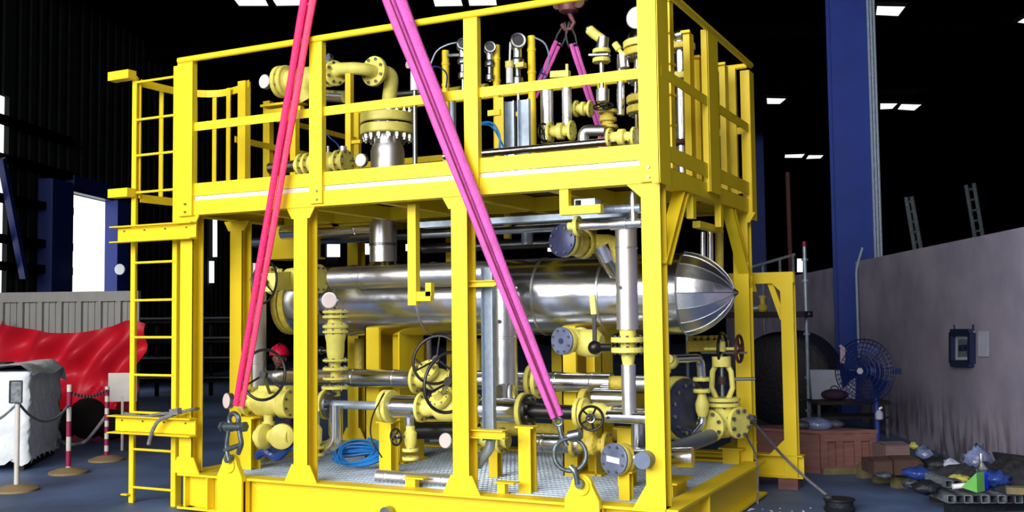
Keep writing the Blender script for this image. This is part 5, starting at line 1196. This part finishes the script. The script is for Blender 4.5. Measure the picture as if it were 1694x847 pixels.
for a, b in zip(pts[:-1:2], pts[1::2]): q.bar(a, b, .004, .03)
s = T.part('red_stripe', 'postred')
for a, b in zip(pts[1:-1:2], pts[2::2]): s.bar(a, b, .004, .03)
T.done()
T = Thing('chain', 'dark chain drooping between the cream post and the banded post across the crate', 'chain'); q = T.part('chain', 'signgrey'); q.tube(catenary(p1+ZA*h1, p2+ZA*(h2*.78), .18, 30), .012, 6)
q.tube(catenary(p1+ZA*h1*.98, p1-ux*.6+ZA*h1*.7, .1, 10), .012, 6); T.done()
T = Thing('hose', 'pale grey hose hanging in a deep curve from the crate to the dark red post', 'hose'); q = T.part('hose', 'ropeg'); q.tube(rnd([P(92, 745, z=GZ)+ZA*.15, P(112, 762, z=GZ)+ZA*.17, P(140, 755, z=GZ)+ZA*.15, p3+V((-.2, 0, .3)), p3+ZA*.5], .25, 6), .02, 8); T.done()
T = Thing('bundle', 'dark brown heap of sacking behind the banded post', 'bundle'); q = T.part('heap', 'darkwood'); c = P(145, 728, z=GZ); q.ball(c+ZA*.28, .3, 1, .7, .9); q.ball(c+ZA*.2+ux*.3, .22, 1.2, .8, .9); q.ball(c+ZA*.2-ux*.35, .25, 1, .8, .8); T.done()
# dim racks behind the ladder
T = Thing('pipe_rack', 'dark rack stacked with pipes far behind the left legs', 'rack'); c = P(300, 655, z=GZ)
for i in range(4): q = T.part('upright', 'sheet'); x = -1.6+i*1.1; q.bar(c+ux*x, c+ux*x+ZA*1.6, .06, .06)
for j in range(4):
    q = T.part('shelf', 'sheet'); q.bar(c-ux*1.7+ZA*(.3+.4*j), c+ux*1.8+ZA*(.3+.4*j), .5, .04)
    for k in range(6): q = T.part('stored_pipe', 'steel'); q.cyl(c-ux*1.6+uy*(-.2+.08*k)+ZA*(.37+.4*j), c+ux*(1.2+.1*k)+uy*(-.2+.08*k)+ZA*(.37+.4*j), .03, 8)
T.done()
T = Thing('site_lamp', 'pale blue swivel lamp on the blue doorway column', 'lamp'); c = PA(203, 446, aL+.6); q = T.part('head', 'wrap'); q.lathe(c, (.3, -.9, 0), [(0, .03), (.1, .12), (.14, .12)], 16); q = T.part('arm', 'wrap'); q.cyl(c, c+V((-.3, .2, .05)), .03); T.done()

# ================================================================= RIGHT BACKGROUND
# pedestal fan
T = Thing('pedestal_fan', 'large dark blue caged pedestal fan in front of the blue column', 'fan')
fp = P(1453, 760, z=GZ); fc = P(1430, 614, y=fp.y-.12); ax = V((-.35, -.93, .05)).normalized(); Rf = 53/SC(fc)
_, u, v = basis(ax)
g = T.part('guard', 'bluedark')
for s_, k0 in ((1, .09), (-1, .09)):
    for j in range(7):
        rr_ = Rf*(.25+.75*j/6); dz = k0*s_*math.cos(j/6*PI/2); g.torus(fc+ax*dz, ax, rr_, .006 if j == 6 else .0035, 36, 5)
    for k in range(40):
        a = 2*PI*k/40; dr = u*math.cos(a)+v*math.sin(a); g.tube([fc+ax*(k0*s_*math.cos(t*PI/2))+dr*(Rf*(.12+.88*t)) for t in (0, .5, .8, 1)], .003, 4)
for k in range(3):
    q = T.part('blade', 'bluedark'); a = 2*PI*k/3+.3; vs = []
    for t in (0.1, .5, .92):
        for s_, tw in ((-1, -.03), (1, .03)):
            an = a+s_*.36*(.6+.6*t); vs.append(fc+(u*math.cos(an)+v*math.sin(an))*Rf*t+ax*tw)
    vs2 = [p-ax*.004 for p in vs]; q.add(vs+vs2, [(0, 1, 3, 2), (2, 3, 5, 4), (6, 8, 9, 7), (8, 10, 11, 9), (0, 2, 8, 6), (2, 4, 10, 8), (1, 7, 9, 3), (3, 9, 11, 5), (4, 5, 11, 10), (0, 6, 7, 1)])
q = T.part('hub_cap', 'paper'); q.lathe(fc+ax*.09, ax, [(0, .035), (.012, .03)], 16)
q = T.part('motor', 'bluecol'); q.lathe(fc-ax*.08, -ax, [(0, .05), (.02, .08), (.2, .08), (.24, .04)], 18)
q = T.part('pole', 'bluecol'); q.cyl(fp+ZA*.02, V((fp.x, fp.y, fc.z-.02)), .03, 14); q.cyl(V((fp.x, fp.y, fc.z-.02)), fc-ax*.2, .025)
q = T.part('speed_box', 'bluedark'); q.bar(fc-ax*.12+CR*.2, fc-ax*.12+CR*.32, .06, .06)
q = T.part('base', 'bluedark'); q.lathe(fp, ZA, [(0, .25), (.02, .25), (.04, .05)], 24); T.done()
T = Thing('cloth', 'small pale cloth hanging at the left edge of the fan guard', 'cloth'); q = T.part('cloth', 'towel'); c = P(1394, 582, y=fp.y-.05); q.bar(c-ZA*.12, c+ZA*.05, .05, .02, up=(0, 1, 0)); q.bar(c+ZA*.0+CR*.03, c+ZA*.07-CR*.03, .03, .03); T.done()
# wooden crate
T = Thing('wooden_crate', 'reddish plywood crate with batten frame beneath the fan', 'crate')
c0 = P(1358, 784, z=GZ); hc = 66/SC(c0); lc = 92/SC(c0)*1.03; dc = .9
du = CR.copy(); du.z = 0; du.normalize(); du = (du+V((0.02, 0.12, 0))).normalized(); dv = V((-du.y, du.x, 0)); dvs = (dv*.6-du*.75).normalized()
q = T.part('box_body', 'redwood'); q.prism([c0, c0+du*lc, c0+du*lc+dvs*dc, c0+dvs*dc], ZA*hc)
for k in range(4): s = T.part('batten', 'redwood'); x = lc*k/3; s.bar(c0+du*min(max(x, .03), lc-.03)-dv*.012, c0+du*min(max(x, .03), lc-.03)-dv*.012+ZA*hc, .07, .025, up=dv)
for z in (.04, hc-.04): s = T.part('batten', 'redwood'); s.bar(c0-dv*.014+ZA*z, c0+du*lc-dv*.014+ZA*z, .03, .07)
s = T.part('lid', 'redwood'); s.prism([c0-dv*.03+ZA*hc, c0+du*(lc+.02)-dv*.03+ZA*hc, c0+du*(lc+.02)+dvs*dc+ZA*hc, c0+dvs*(dc)-du*.02+ZA*hc], ZA*.03)
s = T.part('skid', 'palewood'); s.bar(c0+du*.0+ZA*.03-dv*.03, c0+du*lc+ZA*.03-dv*.03, .06, .06); T.done()
for i, (t, sx, mm, lab) in enumerate(((.15, .1, 'junk', 'crumpled silver scrap on the crate lid, left end'), (.45, .14, 'plastic_clear', 'crumpled clear plastic on the crate lid, middle'), (.78, .09, 'junk', 'grey metal scrap on the crate lid, right end'))):
    T = Thing('scrap', lab, 'scrap'); q = T.part('scrap', mm); q.ang = 0; c = c0+du*lc*t+dvs*.3+ZA*(hc+.07); q.ball(c, sx, 1.4, .8, .5, 9); T.done()
# bench behind
T = Thing('work_bench', 'small dark bench with a shelf behind the reddish crate', 'table'); c = P(1388, 728, z=GZ)+V((0, .4, 0)); zt = P(1388, 664, y=c.y).z
q = T.part('top', 'darkwood'); q.bar(c-ux*.38+ZA*(zt-GZ), c+ux*.5+ZA*(zt-GZ), .5, .04); q = T.part('shelf', 'darkwood'); q.bar(c-ux*.36+ZA*.25, c+ux*.48+ZA*.25, .45, .03)
for a in (-.36, .47):
    for b in (-.2, .2): q = T.part('leg', 'junk'); q.bar(c+ux*a+uy*b, c+ux*a+uy*b+ZA*(zt-GZ), .035, .035)
T.done()
T = Thing('cushion', 'pale grey-green panel standing on the dark bench', 'panel'); q = T.part('panel', 'paper'); d = c+ZA*(zt-GZ+.02)+uy*.15; q.prism([d-ux*.34, d+ux*.2, d+ux*.22+ZA*.36, d-ux*.36+ZA*.37], uy*.05); T.done()
T = Thing('bag', 'dark purple bag slumped on the bench before the pale panel', 'bag'); q = T.part('bag', 'coverall'); q.ball(d-ux*.12-uy*.2+ZA*.07, .13, 1.3, .8, .55); q = T.part('handle', 'coverall'); q.torus(d-ux*.12-uy*.2+ZA*.13, uy, .05, .008, 14, 5); T.done()
# picture and paper on the wall
def onwall(x0, x1, y0, y1): return [PA(x0, y1, aR-.012), PA(x1, y1, aR-.012), PA(x1, y0, aR-.012), PA(x0, y0, aR-.012)]
T = Thing('picture_frame', 'dark blue framed notice hanging on the grey partition wall', 'picture'); pp = onwall(1577, 1612, 547, 604); c = sum(pp, V())/4
q = T.part('backing', 'paper'); q.prism([c+(p_-c)*.98 for p_ in pp], E2*.004)
q = T.part('rim', 'framedark')
for i in range(4): q.bar(c+(pp[i]-c)*.9-E2*.01, c+(pp[(i+1) % 4]-c)*.9-E2*.01, .07, .07, up=E2)
q = T.part('print', 'picture'); q.prism([c+(p_-c)*.52-E2*.004 for p_ in pp], E2*.003)
for s_ in (-.45, .45): q = T.part('hook', 'framedark'); q.bar(c+(pp[3]-c)*.95*(.5-s_)+(pp[2]-c)*.95*(.5+s_), c+(pp[3]-c)*(.5-s_)*1.0+(pp[2]-c)*(.5+s_)*1.0+ZA*.06, .012, .012)
for s_ in (-.13, .13):
    q = T.part('dark_shape', 'framedark'); e = (pp[1]-pp[0])*.8*s_; k_ = [c+(p_-c)*.18+e-E2*.008 for p_ in pp]; q.prism(k_, E2*.002)
T.done()
T = Thing('paper_sheet', 'faint pale paper sheet taped to the wall right of the framed notice', 'paper'); pp = onwall(1618, 1636, 548, 590); q = T.part('sheet', 'paper'); q.prism(pp, E2*.002); T.done()
# pallets
def pallet(c, dx, dy, lx, ly, label, m='palewood', nb=6):
    T = Thing('pallet', label, 'pallet', None)
    for k in range(nb): q = T.part('top_board', m); o = dy*(ly*(k+.5)/nb); q.bar(c+o+ZA*.13, c+o+dx*lx+ZA*.13, ly/nb*.75, .02)
    for k in range(3): q = T.part('block_runner', m); o = dx*(lx*(.04+.46*k)); q.bar(c+o+ZA*.06, c+o+dy*ly+ZA*.06, .09, .12)
    T.done()
c = P(1418, 790, z=GZ); d = P(1482, 808, z=GZ); dx = (d-c).normalized(); dy = V((-dx.y, dx.x, 0))
pallet(c, dx, dy, .62, .8, 'pale wooden pallet lying left in front of the junk heap')
c = P(1490, 800, z=GZ); d = P(1565, 845, z=GZ); dx2 = (d-c).normalized(); dy2 = V((-dx2.y, dx2.x, 0))
ly2 = min(1.6, (aR-.08-max(c.dot(E2), (c+dx2*.95).dot(E2)))/max(.05, dy2.dot(E2)))
pallet(c, dx2, dy2, .95, max(.5, ly2), 'dark wooden pallet loaded with junk at the lower right', 'darkwood', 8)
c = P(1562, 838, z=GZ); 
T = Thing('tube_stack', 'stack of dark square tubes, their open ends facing out at the lower right', 'stack'); 
for j in range(2):
    for k in range(9):
        if j == 1 and k > 1: continue
        p_ = P(1574+k*14+j*-3, 826-j*10, z=GZ+.12)+ZA*(.0+.07*j); s = .055
        q = T.part('square_tube', 'junk' if k % 2 else 'signgrey'); f = V((0.35, -.93, 0))*0+(-CF*V((1, 1, 0))).normalized()
        bk = p_-f*.5
        q.bar(p_+ZA*s/2, bk+ZA*s/2, s, .006); q.bar(p_-ZA*s/2, bk-ZA*s/2, s, .006); r_ = f.cross(ZA)
        q.bar(p_+r_*s/2, bk+r_*s/2, .006, s); q.bar(p_-r_*s/2, bk-r_*s/2, .006, s)
T.done()
# junk on the pallets: individual things
def blob(name, label, cat, px, py, pyb, sx, m, sz=.6, seg=9, sy=.8):
    base = P(px, pyb, z=GZ+.14); z = P(px, py, y=base.y).z
    T = Thing(name, label, cat); q = T.part(name, m); q.ang = 0; r = sx/2/SC(base); n0 = len(q.v); q.ball(V((base.x, base.y, max(z, GZ+.14+r*sz))), r*1.1, 1, sy, sz, 15)
    rg = random.Random(int(px*7+py)); c = V((base.x, base.y, z)); q.v = [c+V(((p_-c).x*(1+rg.uniform(-.3, .25)), (p_-c).y*(1+rg.uniform(-.3, .25)), (p_-c).z*(1+rg.uniform(-.45, .4)))) for p_ in q.v]; T.done()
def jbox(name, label, cat, x0, x1, y0, y1, m, rot=.2, dep=.3):
    a, b = P(x0, y1, z=GZ+.14), P(x1, y1, z=GZ+.14); w = (b-a).length; h = (y1-y0)/SC(a); e = (b-a).normalized(); e = V((e.x*math.cos(rot)-e.y*math.sin(rot), e.x*math.sin(rot)+e.y*math.cos(rot), 0)); f = V((-e.y, e.x, 0))
    T = Thing(name, label, cat); q = T.part(name, m); q.prism([a, a+e*w, a+e*w+f*dep, a+f*dep], ZA*h); q2 = T.part('flap', m); q2.prism([a+ZA*(h+.003), a+e*w+ZA*(h+.003), a+e*w+f*dep*.5+ZA*(h+.02), a+f*dep*.5+ZA*(h+.02)], ZA*.004); T.done()
T = Thing('junk_heap', 'low dark heap of rubbish and scrap spread over the dark pallet', 'heap', kind='stuff'); q = T.part('heap', 'heap'); q.ang = 0; rg2 = random.Random(3)
hk = [[rg2.uniform(0, 1) for _ in range(31)] for _ in range(21)]
def heapf(u_, v_):
    p_ = P(1490+190*u_, 800+30*u_-12, z=GZ+.14)+dy2*(-.05+1.5*v_)
    e = min(1, 4*u_, 4*(1-u_), 5*v_+.2, 5*(1-v_)); p_.z = GZ+.13+max(0, e)*(.05+.16*v_+.12*hk[int(v_*20)][int(u_*30)]); ov = p_.dot(E2)-(aR-.06)
    if ov > 0: p_ = p_-E2*ov
    return p_
q.grid(heapf, 30, 20); T.done()
jbox('cardboard_box', 'pinkish cardboard box at the back of the junk heap right of the fan pole', 'box', 1466, 1508, 738, 768, 'cardboard', .15)
jbox('cardboard_box', 'brown box below the pinkish one at the left of the junk heap', 'box', 1480, 1522, 762, 786, 'brownwood', .1)
jbox('wooden_box', 'dark brown open box standing on the pale pallet', 'box', 1446, 1478, 764, 786, 'brownwood', .1)
blob('plastic_bag', 'pale yellow plastic scrap on top of the heap left of centre', 'bag', 1511, 738, 760, 16, 'paleyel')
blob('plastic_bag', 'shiny blue-white plastic bag beside the yellow scrap', 'bag', 1531, 752, 775, 26, 'plastic_clear', .8)
blob('plastic_bag', 'flat blue plastic bundle at the front of the junk heap', 'bag', 1520, 782, 795, 46, 'plastic_blue', .38)
blob('tarpaulin', 'black crumpled sheet across the middle of the junk heap', 'tarpaulin', 1553, 768, 785, 44, 'tarp_dark', .5)
blob('plastic_bag', 'dull lilac-grey bag in the middle of the junk heap', 'bag', 1573, 770, 788, 28, 'paper', .6)
blob('plastic_bag', 'large clear crinkled plastic sheet above the blue-based bottle', 'bag', 1618, 762, 795, 42, 'plastic_clear', 1.0)
blob('tarpaulin', 'blue-grey crumpled sheet right of the blue-based bottle', 'tarpaulin', 1648, 792, 812, 46, 'plastic_blue', .5)
blob('scrap', 'olive scrap pad near the front centre of the heap', 'scrap', 1585, 792, 806, 34, 'paleyel', .3)
blob('scrap', 'dark scrap lump at the front of the dark pallet', 'scrap', 1532, 806, 818, 42, 'tarp_dark', .45)
blob('scrap', 'grey scrap lump left on the dark pallet edge', 'scrap', 1506, 800, 806, 24, 'junk', .5)
blob('scrap', 'small silver scrap between the black sheet and the bottle', 'scrap', 1552, 788, 800, 18, 'junk', .5)
blob('scrap', 'silver metal odds and ends on the front of the pale pallet', 'scrap', 1462, 786, 796, 26, 'junk', .35)
T = Thing('broom_head', 'green and white flared brush head lying before the blue-based bottle', 'brush'); a, b = P(1590, 806, z=GZ+.2), P(1616, 802, z=GZ+.22)
q = T.part('bristles', 'green'); q.prism([a, b+ZA*-.06, b+ZA*.09], V((.05, .1, 0))); q = T.part('socket', 'white'); q.cyl(a+V((-.06, 0, 0)), a+V((.03, .04, .01)), .02); T.done()
T = Thing('bottle', 'bottle with a bright blue base and a silver pump top on the heap', 'bottle'); p_ = P(1625, 808, z=GZ+.16); q = T.part('body', 'bottleblue'); q.lathe(p_, ZA, [(0, .05), (.01, .055), (.11, .055), (.13, .03)], 18); q = T.part('neck', 'cladrough'); q.lathe(p_+ZA*.12, ZA, [(0, .035), (.03, .045), (.05, .03), (.08, .012), (.11, .018), (.15, .012)], 14); T.done()
T = Thing('metal_sheet', 'dark metal tray leaning on its edge at the far lower right', 'sheet'); q = T.part('sheet', 'tarp_dark'); 
pp = [P(1662, 800, z=GZ+.15), P(1720, 803, z=GZ+.15)]; a = P(1641, 748, y=pp[0].y+.3); b = P(1720, 758, y=pp[1].y+.3); q.prism([pp[0], pp[1], b, a], V((.02, .03, 0))); T.done()
T = Thing('timber', 'short pale timber under the dark metal tray at the right edge', 'timber'); q = T.part('timber', 'palewood'); a, b = P(1664, 810, z=GZ+.2), P(1710, 812, z=GZ+.2); q.bar(a, b, .1, .05); T.done()
T = Thing('timber', 'long black beam laid along the front edge of the dark pallet', 'timber'); q = T.part('timber', 'tarp_dark'); a, b = P(1568, 838, z=GZ+.05), P(1715, 830, z=GZ+.05); q.bar(a, b, .1, .1); T.done()
T = Thing('spray_bottle', 'small white bottle hung on the fan pole above the crate', 'bottle'); p_ = fp+ZA*.42+V((.03, -.06, 0)); q = T.part('body', 'paper'); q.lathe(p_, ZA, [(0, .03), (.01, .04), (.07, .04), (.1, .015)], 12); q = T.part('nozzle', 'white'); q.bar(p_+ZA*.11, p_+ZA*.13+V((.03, 0, 0)), .02, .02); T.done()
T = Thing('canister', 'short black ribbed canister on the floor at the bottom, right of the rope', 'canister'); p_ = P(1389, 846, z=GZ); q = T.part('body', 'tarp_dark')
q.lathe(p_, ZA, [(0, .11), (.03, .12), (.04, .105), (.08, .105), (.09, .12), (.1, .12)], 24); q = T.part('cap', 'junk'); q.lathe(p_+V((-.08, -.02, .1)), ZA, [(0, .03), (.02, .03), (.03, .01)], 12); T.done()
T = Thing('wheel_block', 'black block half hidden beside the ribbed canister on the floor', 'block'); p_ = P(1374, 842, z=GZ); q = T.part('block', 'tarp_dark'); q.box(p_.x-.05, p_.x+.03, p_.y, p_.y+.1, GZ, GZ+.07); q.lathe((p_.x, p_.y, GZ+.07), ZA, [(0, .03), (.015, .03)], 12); T.done()
T = Thing('litter', 'scattered white paper scraps on the floor at the lower right edge of the frame', 'litter', kind='stuff'); q = T.part('scraps', 'white')
for k in range(22): p_ = P(random.uniform(1222, 1345), random.uniform(840, 860), z=GZ+.004); a = random.uniform(0, 3); s = random.uniform(.008, .03); q.bar(p_, p_+V((math.cos(a)*s, math.sin(a)*s, .003)), s*.7, .003)
T.done()
# scaffold standard and dark shelving behind the second frame
T = Thing('scaffold', 'dim grey scaffold with a red-tipped standard beyond the smaller yellow frame', 'scaffold'); b = P(1338, 715, z=GZ)
sx = P(1336, 600, y=b.y).x; zt = P(1335, 408, y=b.y).z
q = T.part('standard', 'galv'); q.cyl((sx, b.y, GZ), (sx, b.y, zt), .024, 12)
for py in (430, 465, 520, 553, 625, 680): s = T.part('rosette', 'galv'); z_ = P(1336, py, y=b.y).z; s.lathe((sx, b.y, z_-.01), ZA, [(0, .045), (.03, .045)], 12)
s = T.part('red_tip', 'postred'); s.cyl((sx, b.y, zt), (sx, b.y, P(1335, 392 + 20, y=b.y).z+.1), .026, 12)
for py in (520,): q = T.part('deck_board', 'darkwood'); z_ = P(1330, py, y=b.y).z; q.bar((sx-1.6, b.y, z_), (sx+.03, b.y, z_), .6, .08)
q = T.part('ledger', 'galv'); z_ = P(1330, 468, y=b.y).z; q.cyl((sx-1.6, b.y+.3, z_-.1), (sx-.2, b.y+.3, z_+.1), .022)
q = T.part('standard', 'galv'); q.cyl((sx-1.6, b.y, GZ), (sx-1.6, b.y, zt), .024, 12)
T.done()
T = Thing('valve_part', 'small brass-yellow valve lying on the dark scaffold board', 'valve'); p_ = P(1262, 514, y=b.y); q = T.part('body', 'cast'); q.ball(p_+ZA*.03, .07, 1, 1, .9); q.cyl(p_+ZA*.05, p_+ZA*.18, .035); q.lathe(p_+ZA*.17, ZA, [(0, .05), (.03, .05)], 8); q = T.part('spout', 'galv'); q.cyl(p_+V((-.12, 0, .03)), p_+V((.0, 0, .04)), .04); T.done()
T = Thing('storage_tank', 'near-black round-topped tank under the scaffold, seen through the smaller frame', 'tank'); b2 = P(1290, 715, z=GZ); z_ = P(1290, 550, y=b2.y).z
q = T.part('shell', 'tarp_dark'); q.lathe((b2.x-.1, b2.y+.6, GZ+.5*(z_-GZ)), YA, [(0, .1), (.05, (z_-GZ)*.45), (.1, (z_-GZ)*.5), (1.2, (z_-GZ)*.5)], 32); q = T.part('cradle', 'darkwood'); q.box(b2.x-.6, b2.x+.4, b2.y+.7, b2.y+1.5, GZ, GZ+.12); T.done()
# distant poles and ladders above the partition
def farpole(px, y0, y1, dist, r, m='junk'):
    b_ = P(px, 560, y=dist); 
def pt(px, py, d): return CAMP+ray(px, py)*d
def distant(label, segs, r, name, cat, d=26, m='junk', rungs=0):
    T = Thing(name, label, cat); ends = []
    for (x0, y0, x1, y1) in segs:
        a = pt(x0, y0, d); b_ = pt(x1, y1, d); k = (a.z-GZ)/max(.01, a.z-b_.z); c_ = a+(b_-a)*k; q = T.part('rail' if len(segs) > 1 else 'pole', m); q.cyl(a, c_, r, 8); ends.append((a, c_))
    if rungs:
        for i in range(rungs): q = T.part('rung', m); t = (i+.5)/rungs; q.cyl(ends[0][0]+(ends[0][1]-ends[0][0])*t, ends[1][0]+(ends[1][1]-ends[1][0])*t, r*.6, 6)
    T.done()
distant('thin grey ladder leaning in the dark just right of the blue column', [(1499, 326, 1513, 410), (1508, 325, 1523, 408)], .05, 'ladder', 'ladder', 24, 'signgrey', 18)
distant('thin grey ladder leaning in the dark near the right edge', [(1598, 306, 1612, 388), (1611, 303, 1625, 386)], .05, 'ladder', 'ladder', 26, 'signgrey', 18)
distant('tall single scaffold pole rising in the dark left of the blue column', [(1303, 285, 1308, 440)], .05, 'scaffold_pole', 'pole', 22, 'rust')
T = Thing('scaffold_rail', 'thin dark handrail line running behind the far right leg', 'rail'); q = T.part('rail', 'signgrey'); q.cyl(pt(1240, 443, 17), pt(1315, 421, 17), .025, 8); 
for x in (1262, 1290, 1312): a = pt(x, 443-(x-1240)*.29, 17); s = T.part('upright', 'signgrey'); s.cyl(V((a.x, a.y, GZ)), a, .022, 8)
T.done()

# ================================================================= WORKER
def worker():
    T = Thing('person', 'stooping person in a red hard hat and dark coverall behind the left pipework', 'person')
    h = P(463, 592, y=3.25)      # head centre
    fx = V((.3, -.95, 0)).normalized(); sx_ = V((fx.y*-1, fx.x, 0))
    nk = h+V((0, .03, -.14)); ch = nk+V((-.02, .12, -.17)); pv = ch+V((-.04, .30, -.33))
    pv.z = GZ+.80
    pts = {'pv': pv, 'ch': ch, 'nk': nk, 'hd': h+V((0, 0, -.05))}
    V_, E_, R_ = [], [], []
    def av(p, r): V_.append(V(p)); R_.append(r); return len(V_)-1
    i0 = av(pv, .15); i1 = av((pv+ch)/2+V((0, .02, .02)), .15); i2 = av(ch, .15); i3 = av(nk+V((0, .0, -.03)), .062); E_ += [(i0, i1), (i1, i2), (i2, i3)]
    for s in (-1, 1):
        sh = ch+sx_*(.19*s)+V((0, -.02, .06)); el = sh+sx_*(.06*s)+V((0, -.08, -.27)); wr_ = el+V((.02, -.23, -.06))
        a = av(sh, .07); b = av(el, .052); c = av(wr_, .035); E_ += [(i2, a), (a, b), (b, c)]
        hp_ = pv+sx_*(.1*s)+V((0, 0, -.04)); kn = hp_+V((.0, -.10, -.36)); an = V((hp_.x, hp_.y+.02, GZ+.09)); to = an+fx*.17-ZA*.045
        a = av(hp_, .11); b = av(kn, .075); c = av(an, .05); d = av(to, .04); E_ += [(i0, a), (a, b), (b, c), (c, d)]
        hb = T.part('hand', 'skin'); pd = (wr_-el).normalized(); hb.tube([wr_, wr_+pd*.04, wr_+pd*.09], [.026, .036, .034], 10)
        for k in range(4): o = sx_*(.018*(k-1.5)); ln = (.065, .078, .074, .058)[k]; hb.tube([wr_+pd*.08+o, wr_+pd*(.08+ln*.5)+o*1.1-ZA*.006, wr_+pd*(.08+ln)+o*1.1-ZA*.03], [.0095, .009, .0075], 8)
        hb.tube([wr_+pd*.03-sx_*(.02*s), wr_+pd*.06-sx_*(.052*s)-ZA*.01, wr_+pd*.095-sx_*(.058*s)-ZA*.02], [.012, .011, .009], 8)
    me = bpy.data.meshes.new('coverall'); me.from_pydata([tuple(p) for p in V_], E_, []); tmp = bpy.data.objects.new('tmp', me); C.objects.link(tmp)
    md = tmp.modifiers.new('s', 'SKIN')
    for i, r in enumerate(R_): me.skin_vertices[0].data[i].radius = (r, r)
    me.skin_vertices[0].data[0].use_root = True
    sb = tmp.modifiers.new('b', 'SUBSURF'); sb.levels = 2; sb.render_levels = 2
    bpy.context.view_layer.update(); ev = tmp.evaluated_get(bpy.context.evaluated_depsgraph_get()); m2 = ev.to_mesh()
    q = T.part('body', 'coverall'); q.add([v_.co.copy() for v_ in m2.vertices], [tuple(p.vertices) for p in m2.polygons]); q.ang = 0
    ev.to_mesh_clear(); bpy.data.objects.remove(tmp)
    hd_ = T.part('head', 'skin'); n = 14; vs = []; seg = 20
    for i in range(n+1):
        t = PI*i/n; z_ = -math.cos(t)
        for k in range(seg):
            a = 2*PI*k/seg; r = math.sin(t); x = math.cos(a)*r; y = math.sin(a)*r     # y forward
            w = .077*(1-.18*max(0, -z_)); dd = .098*(1-.1*max(0, -z_)*(1 if y < 0 else 0))
            p_ = V((x*w, y*dd, z_*.12))
            if y > .6 and -.2 < z_ < .12: p_.y += .022*math.exp(-(x/.22)**2)*(1-abs(z_+.08)/.3 if abs(z_+.08) < .3 else 0)   # nose
            if y > .5: p_.y -= .010*math.exp(-((abs(x)-.36)/.16)**2-((z_-.12)/.12)**2)      # eye sockets
            if y > .4 and z_ < -.6: p_.y += .012
            vs.append(h+sx_*-p_.x+fx*p_.y+ZA*p_.z)
    fs = [(i*seg+k, i*seg+(k+1) % seg, (i+1)*seg+(k+1) % seg, (i+1)*seg+k) for i in range(n) for k in range(seg)]; hd_.add(vs, fs); hd_.cyl(h-ZA*.09, nk-ZA*.03, .052, 14); hd_.ang = 0
    for s in (-1, 1):
        e = T.part('ear', 'skin', hd_); e.ball(h+sx_*(.077*s)-ZA*.01, .028, .35, .7, 1.1, 10)
        e = T.part('eye', 'white', hd_); e.ball(h+sx_*(.03*s)+fx*.086+ZA*.012, .012, 1, 1, .7, 10); e = T.part('pupil', 'black', hd_); e.ball(h+sx_*(.03*s)+fx*.096+ZA*.012, .006, 1, 1, 1, 8)
    e = T.part('mouth', 'rust', hd_); e.tube([h+sx_*-.025+fx*.088-ZA*.058, h+fx*.098-ZA*.06, h+sx_*.025+fx*.088-ZA*.058], .005, 6)
    ht = T.part('hard_hat', 'helmet'); ht.lathe(h+ZA*.03, ZA, [(0, .12), (.006, .122), (.02, .118), (.06, .11), (.1, .085), (.125, .045), (.132, .01)], 28)
    ht.prism([h+ZA*.035+sx_*(math.cos(PI*k/10)*.115)+fx*(math.sin(PI*k/10)*.165) for k in range(11)], ZA*.008)
    ht.tube([h+ZA*.15-fx*.09, h+ZA*.168, h+ZA*.15+fx*.09], .012, 8)
    sc_ = T.part('neck_cloth', 'coverall'); sc_.tube([nk+sx_*.07-ZA*.01, nk+fx*.075-ZA*.03, nk-sx_*.07-ZA*.01, nk-fx*.07], .028, 8, True)
    T.done()
worker()
